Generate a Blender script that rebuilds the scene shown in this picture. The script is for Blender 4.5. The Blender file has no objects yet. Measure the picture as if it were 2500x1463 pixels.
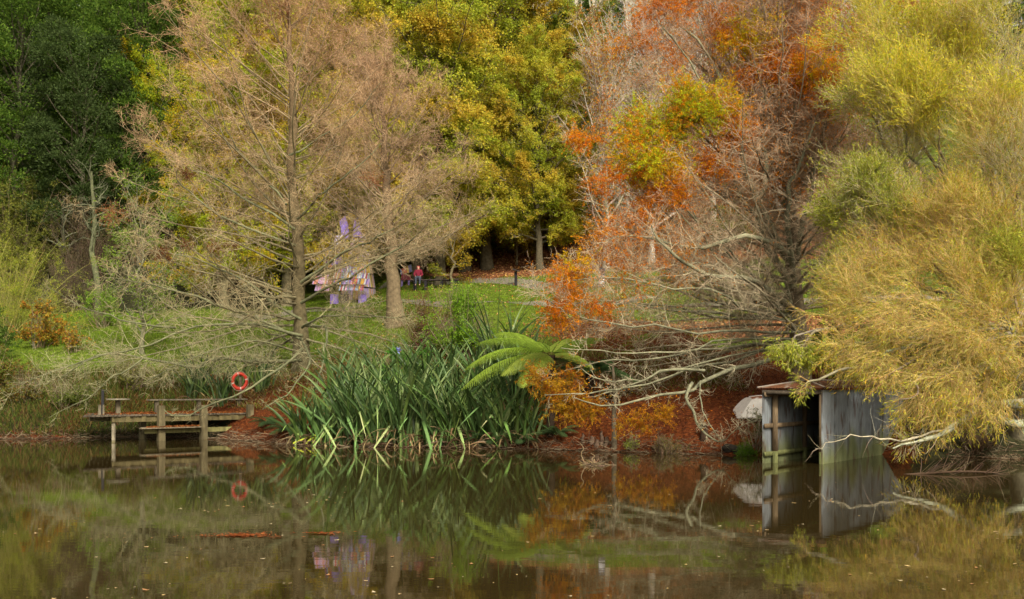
import bpy, math, random
import numpy as np
from mathutils import Vector

# ============================ camera, world, sun, exposure ============================
scene = bpy.context.scene
COL = scene.collection
EYE = 1.9            # eye height above the pond, metres
HZ = 948.0           # horizon row of the 2500x1463 photograph
F = 2500.0           # focal length in photograph pixels (36 mm lens on a 36 mm sensor)
cam_d = bpy.data.cameras.new('camera'); cam = bpy.data.objects.new('camera', cam_d); COL.objects.link(cam)
cam_d.lens = 36; cam_d.sensor_width = 36; cam_d.shift_y = (HZ - 731.5) / 2500.0
cam_d.clip_start = 0.1; cam_d.clip_end = 2000
cam.location = (0, 0, EYE); cam.rotation_euler = (math.radians(90), 0, 0)
scene.camera = cam

SUN_EL, SUN_AZ = math.radians(40), math.radians(160)   # azimuth from +Y towards +X: behind the camera, right
world = bpy.data.worlds.new("World"); scene.world = world; world.use_nodes = True
wn = world.node_tree.nodes; wl = world.node_tree.links
bg = wn['Background']
sky = wn.new('ShaderNodeTexSky'); sky.sky_type = 'NISHITA'; sky.sun_disc = False
sky.sun_elevation = SUN_EL; sky.sun_rotation = SUN_AZ
sky.dust_density = 4; sky.air_density = 1.2
hs = wn.new('ShaderNodeHueSaturation'); hs.inputs['Saturation'].default_value = 0.25
wl.new(sky.outputs[0], hs.inputs['Color'])
wm = wn.new('ShaderNodeVectorMath'); wm.operation = 'MULTIPLY'; wm.inputs[1].default_value = (1.06, 0.97, 0.80)
wl.new(hs.outputs[0], wm.inputs[0]); wl.new(wm.outputs[0], bg.inputs[0]); bg.inputs[1].default_value = 0.15
sun_d = bpy.data.lights.new('sun', 'SUN'); sun_o = bpy.data.objects.new('sun', sun_d); COL.objects.link(sun_o)
sun_d.energy = 2.2; sun_d.angle = math.radians(7); sun_d.color = (1.0, 0.92, 0.76)
sd = Vector((math.sin(SUN_AZ)*math.cos(SUN_EL), math.cos(SUN_AZ)*math.cos(SUN_EL), math.sin(SUN_EL)))
sun_o.rotation_euler = sd.to_track_quat('Z', 'Y').to_euler()
sun_o.location = (0, 0, 60)
scene.view_settings.view_transform = 'Standard'; scene.view_settings.look = 'None'
scene.view_settings.gamma = 1; scene.view_settings.use_curve_mapping = False
scene.view_settings.exposure = 0.65
scene.render.engine = 'CYCLES'
scene.cycles.max_bounces = 8; scene.cycles.diffuse_bounces = 3; scene.cycles.transparent_max_bounces = 8
scene.cycles.use_denoising = True; scene.cycles.denoiser = 'OPENIMAGEDENOISE'; scene.cycles.denoising_input_passes = 'RGB_ALBEDO_NORMAL'; scene.cycles.denoising_prefilter = 'ACCURATE'
scene.cycles.sample_clamp_indirect = 2.0; scene.cycles.caustics_reflective = False; scene.cycles.caustics_refractive = False

# ============================ helpers ============================
def RNG(s): return np.random.default_rng(s)
def nrm(v): return v / np.maximum(np.linalg.norm(v, axis=-1, keepdims=True), 1e-9)
def P3(x, y, d):     # photograph pixel + distance -> world point (measuring aid)
    return np.array([(x-1250)/F*d, d, EYE + (HZ-y)/F*d])
def sstep(a, b, x): t = np.clip((x-a)/(b-a), 0, 1); return t*t*(3-2*t)

def tag(o, label=None, cat=None, group=None, kind=None):
    if label: o['label'] = label
    if cat: o['category'] = cat
    if group: o['group'] = group
    if kind: o['kind'] = kind
    return o
def empty(name, loc, label=None, cat=None, group=None, rz=0):
    o = bpy.data.objects.new(name, None); COL.objects.link(o)
    o.location = [float(v) for v in loc]; o.rotation_euler = (0, 0, rz); o.empty_display_size = 0.3
    return tag(o, label, cat, group)

class Geo:
    """collects vertex / quad / triangle / colour arrays, builds ONE mesh object"""
    def __init__(s): s.V = []; s.Q = []; s.T = []; s.C = []; s.n = 0
    def add(s, V, Q=None, T=None, C=(0.5, 0.5, 0.5)):
        V = np.asarray(V, float).reshape(-1, 3); k = len(V)
        C = np.asarray(C, float)
        if C.ndim == 1: C = np.broadcast_to(C, (k, 3))
        C = C.reshape(-1, 3)
        s.V.append(V); s.C.append(C)
        if Q is not None and len(Q): s.Q.append(np.asarray(Q, np.int64).reshape(-1, 4) + s.n)
        if T is not None and len(T): s.T.append(np.asarray(T, np.int64).reshape(-1, 3) + s.n)
        s.n += k
        return s
    def box(s, c, size, rz=0, C=(0.5, 0.5, 0.5), M=None, taper=1.0):
        x, y, z = [v/2 for v in size]
        v = np.array([[-x,-y,-z],[x,-y,-z],[x,y,-z],[-x,y,-z],[-x*taper,-y*taper,z],[x*taper,-y*taper,z],[x*taper,y*taper,z],[-x*taper,y*taper,z]])
        if M is not None: v = v @ np.asarray(M).T
        ca, sa = math.cos(rz), math.sin(rz)
        v = v @ np.array([[ca, sa, 0], [-sa, ca, 0], [0, 0, 1]]) + np.asarray(c, float)
        s.add(v, Q=[[0,3,2,1],[4,5,6,7],[0,1,5,4],[1,2,6,5],[2,3,7,6],[3,0,4,7]], C=C); return s
    def beam(s, a, b, w, h, C=(0.5, 0.5, 0.5)):   # squared timber from a to b
        a = np.asarray(a, float); b = np.asarray(b, float); t = nrm(b-a)
        up = np.array([0, 0, 1.0]) if abs(t[2]) < 0.9 else np.array([0, 1.0, 0])
        u = nrm(np.cross(t, up)); v = np.cross(u, t)
        pts = []
        for p in (a, b):
            for su, sv in ((-1,-1),(1,-1),(1,1),(-1,1)): pts.append(p + u*su*w/2 + v*sv*h/2)
        s.add(pts, Q=[[0,1,2,3],[7,6,5,4],[0,4,5,1],[1,5,6,2],[2,6,7,3],[3,7,4,0]], C=C); return s
    def tubes(s, P, R, C, sides=3, cap=False):
        """P (N,K,3) centre lines, R (N,K) radii, C (N,3) or (N,K,3) colours"""
        P = np.asarray(P, float); N, K, _ = P.shape
        if N == 0: return s
        T = np.empty_like(P); T[:, 1:-1] = P[:, 2:] - P[:, :-2]; T[:, 0] = P[:, 1]-P[:, 0]; T[:, -1] = P[:, -1]-P[:, -2]
        T = nrm(T)
        m = nrm(P[:, -1]-P[:, 0])
        ref = np.where(np.abs(m[:, 2:3]) < 0.8, np.array([[0, 0, 1.0]]), np.array([[1.0, 0.2, 0]]))[:, None, :]
        u = nrm(np.cross(T, np.broadcast_to(ref, T.shape))); v = np.cross(T, u)
        a = np.arange(sides)*2*np.pi/sides
        V = P[:, :, None, :] + R[:, :, None, None]*(u[:, :, None, :]*np.cos(a)[None, None, :, None] + v[:, :, None, :]*np.sin(a)[None, None, :, None])
        C = np.asarray(C, float)
        if C.ndim == 1: C = np.broadcast_to(C, (N, 3))
        if C.ndim == 2: C = np.broadcast_to(C[:, None, :], (N, K, 3))
        CC = np.broadcast_to(C[:, :, None, :], (N, K, sides, 3))
        n = np.arange(N)[:, None, None]*K*sides; k = np.arange(K-1)[None, :, None]*sides
        i = np.arange(sides)[None, None, :]; j = (i+1) % sides
        Q = np.stack([n+k+i, n+k+sides+i, n+k+sides+j, n+k+j], -1)
        s.add(V, Q=Q.reshape(-1, 4), C=CC)
        if cap:
            for e in range(N):
                for kk in (0, K-1):
                    ring = [e*K*sides + kk*sides + q for q in range(sides)]
                    s.T.append(np.array([[ring[0], ring[q], ring[q+1]] for q in range(1, sides-1)]) + s.n - N*K*sides)
        return s
    def cards(s, P, D, L, W, C, rng, nv=None):
        """leaves: one rhombus each. P base, D unit direction, L length, W width"""
        P = np.asarray(P, float); N = len(P)
        if N == 0: return s
        L = np.broadcast_to(np.asarray(L, float), (N,))[:, None]; W = np.broadcast_to(np.asarray(W, float), (N,))[:, None]
        if nv is None: nv = rng.normal(size=(N, 3))
        S = nrm(np.cross(D, nv)); U = np.cross(S, D)
        m = P + D*L*0.45 + U*L*0.06
        V = np.stack([P, m + S*W/2, P + D*L, m - S*W/2], 1)
        Q = np.arange(N*4).reshape(N, 4)
        C = np.asarray(C, float)
        if C.ndim == 1: C = np.broadcast_to(C, (N, 3))
        s.add(V, Q=Q, C=np.repeat(C, 4, axis=0)); return s
    def ico(s, c, r, C, sub=2, sq=(1, 1, 1), rough=0, seed=0):
        bm = _ico(sub); v = bm[0].copy(); rg = RNG(seed)
        if rough: v = v*(1 + rough*(np.sin(v[:, 0:1]*5+seed)+np.sin(v[:, 1:2]*6+seed*2)+np.sin(v[:, 2:3]*7))/3 + rg.normal(size=(len(v), 1))*rough*0.2)
        s.add(v*r*np.array(sq)+np.asarray(c, float), T=bm[1], C=C); return s
    def build(s, name, mat, parent=None, smooth=True, origin=None):
        V = np.concatenate(s.V) if s.V else np.zeros((0, 3))
        C = np.concatenate(s.C) if s.C else np.zeros((0, 3))
        Q = np.concatenate(s.Q) if s.Q else np.zeros((0, 4), np.int64)
        T = np.concatenate(s.T) if s.T else np.zeros((0, 3), np.int64)
        off = np.zeros(3)
        if parent is not None: off = WORLD.get(parent.name, np.zeros(3))
        elif origin is not None: off = np.asarray(origin, float)
        V = V - off
        me = bpy.data.meshes.new(name)
        me.vertices.add(len(V)); me.vertices.foreach_set('co', V.astype(np.float32).ravel())
        nl = len(Q)*4 + len(T)*3; me.loops.add(nl)
        me.loops.foreach_set('vertex_index', np.concatenate([Q.ravel(), T.ravel()]).astype(np.int32))
        npoly = len(Q)+len(T); me.polygons.add(npoly)
        ls = np.concatenate([np.arange(len(Q))*4, len(Q)*4 + np.arange(len(T))*3]).astype(np.int32)
        me.polygons.foreach_set('loop_start', ls)
        me.polygons.foreach_set('use_smooth', np.full(npoly, smooth))
        at = me.color_attributes.new('Col', 'FLOAT_COLOR', 'POINT')
        at.data.foreach_set('color', np.concatenate([C, np.ones((len(C), 1))], 1).astype(np.float32).ravel())
        me.materials.append(mat); me.update(calc_edges=True)
        o = bpy.data.objects.new(name, me); COL.objects.link(o)
        if parent is not None: o.parent = parent
        elif origin is not None: o.location = [float(v) for v in off]
        return o
WORLD = {}           # world position of each thing's Empty (parts are stored relative to it)
_icoc = {}
def _ico(sub):
    if sub not in _icoc:
        import bmesh
        b = bmesh.new(); bmesh.ops.create_icosphere(b, subdivisions=sub, radius=1)
        b.verts.ensure_lookup_table()
        _icoc[sub] = (np.array([v.co[:] for v in b.verts]), np.array([[v.index for v in f.verts] for f in b.faces])); b.free()
    return _icoc[sub]
def thing(name, loc, label, cat, group=None):
    o = empty(name, loc, label, cat, group); WORLD[o.name] = np.asarray(loc, float); return o
def jit(rng, base, n, amt=0.18):
    """n colours around one base colour"""
    return np.clip(np.asarray(base)*(1 + amt*rng.normal(size=(n, 1))) * (1 + amt*0.4*rng.normal(size=(n, 3))), 0.003, 1)
def pick(rng, palette, n, amt=0.18, w=None):
    pal = np.asarray(palette, float); k = rng.choice(len(pal), size=n, p=w)
    return np.clip(pal[k]*(1 + amt*rng.normal(size=(n, 1))), 0.003, 1)

# ---------------------------- materials ----------------------------
def mat(name, rough=0.8, spec=0.3, scale=0, amt=0.0, transl=0.0, bump=0.0, bscale=20, metal=0.0, stretch=(1, 1, 1)):
    m = bpy.data.materials.new(name); m.use_nodes = True; nt = m.node_tree; n = nt.nodes; l = nt.links
    b = n['Principled BSDF']; b.inputs['Roughness'].default_value = rough; b.inputs['Specular IOR Level'].default_value = spec
    b.inputs['Metallic'].default_value = metal
    a = n.new('ShaderNodeAttribute'); a.attribute_name = 'Col'; src = a.outputs['Color']
    tc = n.new('ShaderNodeTexCoord'); mp = n.new('ShaderNodeMapping'); mp.inputs['Scale'].default_value = stretch
    l.new(tc.outputs['Object'], mp.inputs[0])
    if amt > 0:
        t = n.new('ShaderNodeTexNoise'); t.inputs['Scale'].default_value = scale; t.inputs['Detail'].default_value = 5; t.inputs['Roughness'].default_value = 0.7
        l.new(mp.outputs[0], t.inputs['Vector'])
        r = n.new('ShaderNodeMapRange'); r.inputs[1].default_value = 0.3; r.inputs[2].default_value = 0.7; r.inputs[3].default_value = 1-amt; r.inputs[4].default_value = 1+amt
        l.new(t.outputs[0], r.inputs[0])
        x = n.new('ShaderNodeVectorMath'); x.operation = 'SCALE'; l.new(src, x.inputs[0]); l.new(r.outputs[0], x.inputs['Scale']); src = x.outputs[0]
    l.new(src, b.inputs['Base Color'])
    if bump > 0:
        t2 = n.new('ShaderNodeTexNoise'); t2.inputs['Scale'].default_value = bscale; t2.inputs['Detail'].default_value = 4
        l.new(mp.outputs[0], t2.inputs['Vector'])
        bp = n.new('ShaderNodeBump'); bp.inputs['Strength'].default_value = bump; bp.inputs['Distance'].default_value = 0.03
        l.new(t2.outputs[0], bp.inputs['Height']); l.new(bp.outputs[0], b.inputs['Normal'])
    if transl > 0:
        tr = n.new('ShaderNodeBsdfTranslucent'); l.new(src, tr.inputs[0])
        mx = n.new('ShaderNodeMixShader'); mx.inputs[0].default_value = transl
        out = n['Material Output']; l.new(b.outputs[0], mx.inputs[1]); l.new(tr.outputs[0], mx.inputs[2]); l.new(mx.outputs[0], out.inputs[0])
    return m
M_BARK = mat('lichen_bark', 0.9, 0.15, 6, 0.45, bump=0.6, bscale=18)
M_TWIG = mat('twig_bark', 0.9, 0.08)
M_LEAF = mat('leaf', 0.65, 0.13, transl=0.45)
M_NEEDLE = mat('needle_leaf', 0.8, 0.05, transl=0.4)
M_FLAX = mat('flax_blade', 0.42, 0.28, 3, 0.2, transl=0.12)
M_WOOD = mat('weathered_timber', 0.85, 0.2, 7, 0.5, bump=0.5, bscale=30, stretch=(1, 1, 0.25))
M_PAINT = mat('painted_board', 0.6, 0.3, 9, 0.15)
M_TIN = mat('galvanised_iron', 0.7, 0.2, 2.2, 0.3, stretch=(1, 1, 0.35))
M_STONE = mat('rough_stone', 0.9, 0.2, 5, 0.4, bump=0.6, bscale=12)
M_PLASTIC = mat('ring_plastic', 0.4, 0.4, 6, 0.12)
M_CLOTH = mat('cloth', 0.9, 0.1, 12, 0.15)
M_LITTER = mat('leaf_litter_scraps', 0.8, 0.15, transl=0.1)
M_GRASS = mat('grass_blades', 0.8, 0.06, transl=0.3)

# ============================ terrain ============================
_sx = np.array([-60, -30, -19.2, -16.4, -15.2, -13.6, -9.4, -7.0, -3.3, 0.7, 1.9, 3.0, 5.3, 6.9, 8.6, 10.2, 12.5, 14.5, 30, 60])
_sy = np.array([38, 40, 38.5, 38.8, 40.2, 40.4, 37.0, 34.2, 33.2, 32.2, 31.4, 30.7, 29.8, 28.9, 30.6, 29.6, 28.2, 27.6, 22, 6])
_ps = np.array([-60, -3, 0, 0.5, 1.5, 3, 6, 10, 16, 22, 30, 36, 45, 60, 100, 200, 400])
_pz = np.array([-1.2, -0.9, 0, 0.28, 0.8, 1.35, 2.2, 3.2, 4.7, 6.2, 8.25, 10.0, 14, 21, 40, 72, 90])
def shore(X): return np.interp(X, _sx, _sy)
def H(X, Y):
    X = np.asarray(X, float); Y = np.asarray(Y, float)
    s = Y - shore(X)
    z = np.interp(s, _ps, _pz)
    z = z + np.where(s > 0, sstep(-12, -30, X)*np.clip(s-24, 0, 60)*0.12, 0)
    n = 0.10*np.sin(X*0.9+Y*0.5)+0.08*np.sin(X*0.37-Y*0.8+1.3)+0.05*np.sin(X*2.3+Y*1.9)
    z = z + n*np.clip(s/6, 0, 1)
    near = np.where(Y < 12, np.interp(Y, [-200, -20, -2, 3, 6, 12], [6, 3, 0.6, 0.0, -0.8, -1.2]), -1.2)
    z = np.where(Y < 12, near, z)
    return z
def hit(px, py, d0=24.0, d1=160.0):
    """walk a sight line until it meets the ground: gives the distance of a thing's foot"""
    d = np.arange(d0, d1, 0.05)
    X = (px-1250)/F*d; Z = EYE + (HZ-py)/F*d
    m = Z <= H(X, d)
    k = np.argmax(m) if m.any() else len(d)-1
    return np.array([X[k], d[k], float(H(X[k], d[k]))])

def litter_masks(X, Y):
    s = Y - shore(X)
    wob = 1.2*np.sin(X*0.8+Y*0.6)+0.9*np.sin(X*1.9-Y*1.1)
    right = sstep(0.0, 2.5, X+wob*0.3)*sstep(15, 9, s+wob)*sstep(-0.8, -0.2, s)
    left = sstep(-18.5, -16.5, X)*sstep(-5, -7, X)*sstep(8.5, 5.0, s+wob)*0.95
    edge = sstep(1.0, 0.4, s)
    right = right*sstep(12.5, 10.5, X); red = np.clip(np.maximum(np.maximum(right, left), edge*np.where(X < -16, 0.55, 0.9)*sstep(12.5, 10.5, X)), 0, 1)
    far = sstep(30.5, 33.5, s+wob*0.5 - np.clip(X, 0, 20)*0.12)*sstep(-9, -4, X)
    far = far*sstep(34, 26, X)
    mid = 0.75*sstep(-2, 4, X)*sstep(24, 18, X)*sstep(19, 16.5, s)*sstep(12, 14, s)
    brown = np.clip(np.maximum(far, mid), 0, 1)
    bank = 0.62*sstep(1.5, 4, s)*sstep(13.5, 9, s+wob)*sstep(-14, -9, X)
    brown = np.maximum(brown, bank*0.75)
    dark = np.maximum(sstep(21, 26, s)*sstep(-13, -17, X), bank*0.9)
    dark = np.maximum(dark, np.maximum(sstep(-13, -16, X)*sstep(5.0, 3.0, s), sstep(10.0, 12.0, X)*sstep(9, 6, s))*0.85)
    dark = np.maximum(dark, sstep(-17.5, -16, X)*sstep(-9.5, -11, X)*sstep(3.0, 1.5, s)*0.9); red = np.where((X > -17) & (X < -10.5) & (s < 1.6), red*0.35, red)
    _unused = sstep(21, 26, s)*sstep(-13, -17, X)        # forest floor under the evergreens
    return red, brown, dark

xs = np.unique(np.concatenate([np.arange(-260, -40, 10), np.arange(-40, 42, 0.5), np.arange(42, 262, 10)]))
ys = np.unique(np.concatenate([np.arange(-200, 0, 10), np.arange(0, 24, 1.5), np.arange(24, 90, 0.5), np.arange(90, 500, 8)]))
GX, GY = np.meshgrid(xs, ys); GZ = H(GX, GY)
nx, ny = len(xs), len(ys)
ii, jj = np.meshgrid(np.arange(nx-1), np.arange(ny-1))
q = np.stack([jj*nx+ii, jj*nx+ii+1, (jj+1)*nx+ii+1, (jj+1)*nx+ii], -1).reshape(-1, 4)
red, brown, dark = litter_masks(GX, GY)
def ground_material():
    m = bpy.data.materials.new('ground_cover'); m.use_nodes = True; nt = m.node_tree; n = nt.nodes; l = nt.links
    b = n['Principled BSDF']; b.inputs['Roughness'].default_value = 0.95; b.inputs['Specular IOR Level'].default_value = 0.1
    a = n.new('ShaderNodeAttribute'); a.attribute_name = 'Col'
    sep = n.new('ShaderNodeSeparateColor'); l.new(a.outputs['Color'], sep.inputs[0])
    tc = n.new('ShaderNodeTexCoord')
    def noise(sc, det=6):
        t = n.new('ShaderNodeTexNoise'); t.inputs['Scale'].default_value = sc; t.inputs['Detail'].default_value = det; t.inputs['Roughness'].default_value = 0.65
        l.new(tc.outputs['Object'], t.inputs['Vector']); return t.outputs[0]
    def ramp(v, stops):
        r = n.new('ShaderNodeValToRGB'); l.new(v, r.inputs[0]); e = r.color_ramp.elements
        e[0].position, e[0].color = stops[0][0], (*stops[0][1], 1); e[1].position, e[1].color = stops[-1][0], (*stops[-1][1], 1)
        for p, c in stops[1:-1]: k = e.new(p); k.color = (*c, 1)
        return r.outputs[0]
    grass = ramp(noise(2.2), [(0.3, (0.05, 0.055, 0.014)), (0.45, (0.09, 0.12, 0.016)), (0.6, (0.14, 0.20, 0.025)), (0.75, (0.13, 0.11, 0.03))])
    redl = ramp(noise(9), [(0.3, (0.03, 0.009, 0.004)), (0.5, (0.10, 0.026, 0.008)), (0.72, (0.20, 0.06, 0.016))])
    brn = ramp(noise(7), [(0.3, (0.08, 0.035, 0.02)), (0.5, (0.20, 0.085, 0.04)), (0.7, (0.36, 0.18, 0.08))])
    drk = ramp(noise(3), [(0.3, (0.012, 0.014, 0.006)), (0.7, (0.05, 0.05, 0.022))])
    def mask(ch, sc):
        ad = n.new('ShaderNodeMath'); ad.operation = 'ADD'; l.new(sep.outputs[ch], ad.inputs[0])
        nz = n.new('ShaderNodeMath'); nz.operation = 'SUBTRACT'; l.new(noise(sc), nz.inputs[0]); nz.inputs[1].default_value = 0.5
        l.new(nz.outputs[0], ad.inputs[1])
        r = n.new('ShaderNodeMapRange'); r.inputs[1].default_value = 0.42; r.inputs[2].default_value = 0.58; l.new(ad.outputs[0], r.inputs[0]); return r.outputs[0]
    def mix(f, c1, c2):
        x = n.new('ShaderNodeMix'); x.data_type = 'RGBA'; l.new(f, x.inputs[0]); l.new(c1, x.inputs[6]); l.new(c2, x.inputs[7]); return x.outputs[2]
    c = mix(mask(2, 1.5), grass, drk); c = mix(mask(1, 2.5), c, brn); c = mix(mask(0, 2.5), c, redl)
    l.new(c, b.inputs['Base Color'])
    bp = n.new('ShaderNodeBump'); bp.inputs['Strength'].default_value = 0.7; bp.inputs['Distance'].default_value = 0.08
    l.new(noise(14), bp.inputs['Height']); l.new(bp.outputs[0], b.inputs['Normal'])
    return m
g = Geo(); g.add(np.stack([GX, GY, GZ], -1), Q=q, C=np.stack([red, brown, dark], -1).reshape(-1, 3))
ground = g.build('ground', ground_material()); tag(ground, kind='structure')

# pond water
def water_material():
    m = bpy.data.materials.new('pond_water'); m.use_nodes = True; nt = m.node_tree; n = nt.nodes; l = nt.links
    b = n['Principled BSDF']; b.inputs['Base Color'].default_value = (0.030, 0.021, 0.007, 1)
    b.inputs['Roughness'].default_value = 0.015; b.inputs['IOR'].default_value = 1.34
    tc = n.new('ShaderNodeTexCoord'); mp = n.new('ShaderNodeMapping'); mp.inputs['Scale'].default_value = (1, 2.2, 1); l.new(tc.outputs['Object'], mp.inputs[0])
    t = n.new('ShaderNodeTexNoise'); t.inputs['Scale'].default_value = 2.2; t.inputs['Detail'].default_value = 4; l.new(mp.outputs[0], t.inputs['Vector'])
    bp = n.new('ShaderNodeBump'); bp.inputs['Strength'].default_value = 0.007; bp.inputs['Distance'].default_value = 0.1
    l.new(t.outputs[0], bp.inputs['Height']); l.new(bp.outputs[0], b.inputs['Normal'])
    return m
gx, gy = np.meshgrid(np.linspace(-120, 120, 60), np.linspace(1, 46, 30))
ii, jj = np.meshgrid(np.arange(59), np.arange(29))
g = Geo(); g.add(np.stack([gx, gy, gx*0], -1), Q=np.stack([jj*60+ii, jj*60+ii+1, (jj+1)*60+ii+1, (jj+1)*60+ii], -1))
water = g.build('water', water_material()); tag(water, kind='structure')

# gravel paths, sheets laid on the slope
M_GRAVEL = mat('gravel', 0.95, 0.1, 22, 0.4, bump=0.5, bscale=40)
def path(pix, width, name='path'):
    pts = np.array([hit(x, y) for x, y in pix])
    t = np.linspace(0, len(pts)-1, 90); c = np.stack([np.interp(t, np.arange(len(pts)), pts[:, k]) for k in range(2)], -1)
    T = nrm(np.gradient(c, axis=0)); N = np.stack([-T[:, 1], T[:, 0]], -1)
    rg = RNG(5); V = []
    for k in range(5):
        off = (k/4-0.5)*width + (rg.normal(size=90)*0.06 if k in (0, 4) else 0)
        p = c + N*np.reshape(off*np.ones(90), (90, 1)); z = H(p[:, 0], p[:, 1])+0.03
        V.append(np.column_stack([p, z]))
    V = np.stack(V, 1)
    i, j = np.meshgrid(np.arange(4), np.arange(89))
    g = Geo(); g.add(V, Q=np.stack([j*5+i, j*5+i+1, (j+1)*5+i+1, (j+1)*5+i], -1), C=(0.19, 0.17, 0.14))
    return tag(g.build(name, M_GRAVEL), kind='structure')
path([(560, 770), (700, 764), (860, 752), (1100, 745), (1300, 743), (1500, 745), (1750, 742), (1950, 735), (2300, 730)], 0.9)
path([(930, 700), (1060, 695), (1160, 688), (1230, 687), (1290, 695), (1340, 704), (1420, 712)], 1.0)

# ============================ plant generators ============================
def bez(p, K):
    p = [np.asarray(v, float) for v in p]; t = np.linspace(0, 1, K)[:, None]
    if len(p) == 2: return p[0]*(1-t)+p[1]*t
    if len(p) == 3: return p[0]*(1-t)**2 + 2*p[1]*t*(1-t) + p[2]*t*t
    c = np.array(p); n = len(c); tt = np.linspace(0, n-1, K)      # catmull-rom through the points
    out = []
    for v in tt:
        i = min(int(v), n-2); f = v-i
        a = c[max(i-1, 0)]; b = c[i]; d = c[i+1]; e = c[min(i+2, n-1)]
        out.append(0.5*((2*b)+(d-a)*f+(2*a-5*b+4*d-e)*f*f+(3*b-a-3*d+e)*f**3))
    return np.array(out)
def children(rng, P, R, n, L, ang=(40, 70), t0=0.15, t1=1.0, K=4, up=0.0, wob=0.15, rs=0.5, tip=0.25, rmin=0.002, lfall=0.5, flat=0.0, rmax=9, side=None):
    """n side shoots on every parent line; L mean length, up = bend per unit (negative droops)"""
    N, KP, _ = P.shape; idx = np.repeat(np.arange(N), n); M = len(idx)
    t = t0 + (t1-t0)*rng.random(M)
    f = t*(KP-1); k = np.minimum(f.astype(int), KP-2); w = (f-k)[:, None]
    base = P[idx, k]*(1-w) + P[idx, k+1]*w
    T = nrm(P[idx, k+1]-P[idx, k])
    rad = R[idx, k]*(1-w[:, 0]) + R[idx, k+1]*w[:, 0]
    rv = rng.normal(size=(M, 3)); rv[:, 2] *= (1-flat)
    if side is not None: rv = rv + np.asarray(side)
    perp = nrm(rv - T*np.sum(rv*T, -1, keepdims=True))
    a = np.radians(rng.uniform(ang[0], ang[1], M))[:, None]
    D = nrm(T*np.cos(a) + perp*np.sin(a))
    Ln = np.broadcast_to(np.asarray(L, float), (N,))[idx] if np.ndim(L) else np.full(M, L)
    Ln = Ln*(1-lfall*t)*rng.uniform(0.55, 1.25, M)
    out = np.empty((M, K, 3)); out[:, 0] = base; d = D
    for q_ in range(1, K):
        d = nrm(d + np.array([0, 0, 1.0])*up/(K-1) + rng.normal(size=(M, 3))*wob)
        out[:, q_] = out[:, q_-1] + d*(Ln/(K-1))[:, None]
    r0 = np.clip(rad*rs, rmin, rmax); Rr = r0[:, None]*np.linspace(1, tip, K)[None, :]
    return out, Rr, idx
def trunk_line(base, top, K=14, wob=0.12, rng=None, sink=0.3):
    t = np.linspace(0, 1, K)[:, None]; p = np.asarray(base)*(1-t)+np.asarray(top)*t
    p = p + rng.normal(size=(K, 3))*np.array([wob, wob, 0])*np.sin(t*np.pi)
    p[0, 2] -= sink
    return p
def sprays(geo, tw, rng, centre, r, n, pal, twigcol, L=0.35, needle=0.055, nw=0.011, per=16, droop=-0.35, sq=0.75):
    """feathery needle sprays filling an uneven clump"""
    c = np.asarray(centre, float)
    # sub-lobes make the outline uneven
    m = max(4, n//60); lob = rng.normal(size=(m, 3)); lob = nrm(lob)*rng.random((m, 1))**0.6*r*0.72; lob[:, 2] *= sq
    k = rng.integers(0, m, n); p = c + lob[k] + rng.normal(size=(n, 3))*r*0.2
    d = nrm((p-c) + rng.normal(size=(n, 3))*r*0.5 + np.array([0, 0, 0.15*r]))
    K = 4; P = np.empty((n, K, 3)); P[:, 0] = p; dd = d; Ln = L*rng.uniform(0.6, 1.4, n)
    for i in range(1, K):
        dd = nrm(dd + np.array([0, 0, droop/3])); P[:, i] = P[:, i-1]+dd*(Ln/(K-1))[:, None]
    tw.tubes(P, np.full((n, K), 0.003)*np.linspace(1, 0.5, K), jit(rng, twigcol, n, 0.2))
    idx = np.repeat(np.arange(n), per); t = rng.random(len(idx)); f = t*(K-1); kk = np.minimum(f.astype(int), K-2); w = (f-kk)[:, None]
    b = P[idx, kk]*(1-w)+P[idx, kk+1]*w; T = nrm(P[idx, kk+1]-P[idx, kk])
    D = nrm(T*0.6 + nrm(rng.normal(size=b.shape)) + np.array([0, 0, -0.25]))
    lobecol = rng.integers(0, len(pal), m)
    pc = np.asarray(pal)[np.where(rng.random(n) < 0.65, lobecol[k], rng.integers(0, len(pal), n))]
    C = np.clip(pc[idx]*(1+0.2*rng.normal(size=(len(idx), 1))), 0.004, 1)
    geo.cards(b, D, needle*rng.uniform(0.6, 1.3, len(b)), nw, C, rng)

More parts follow.
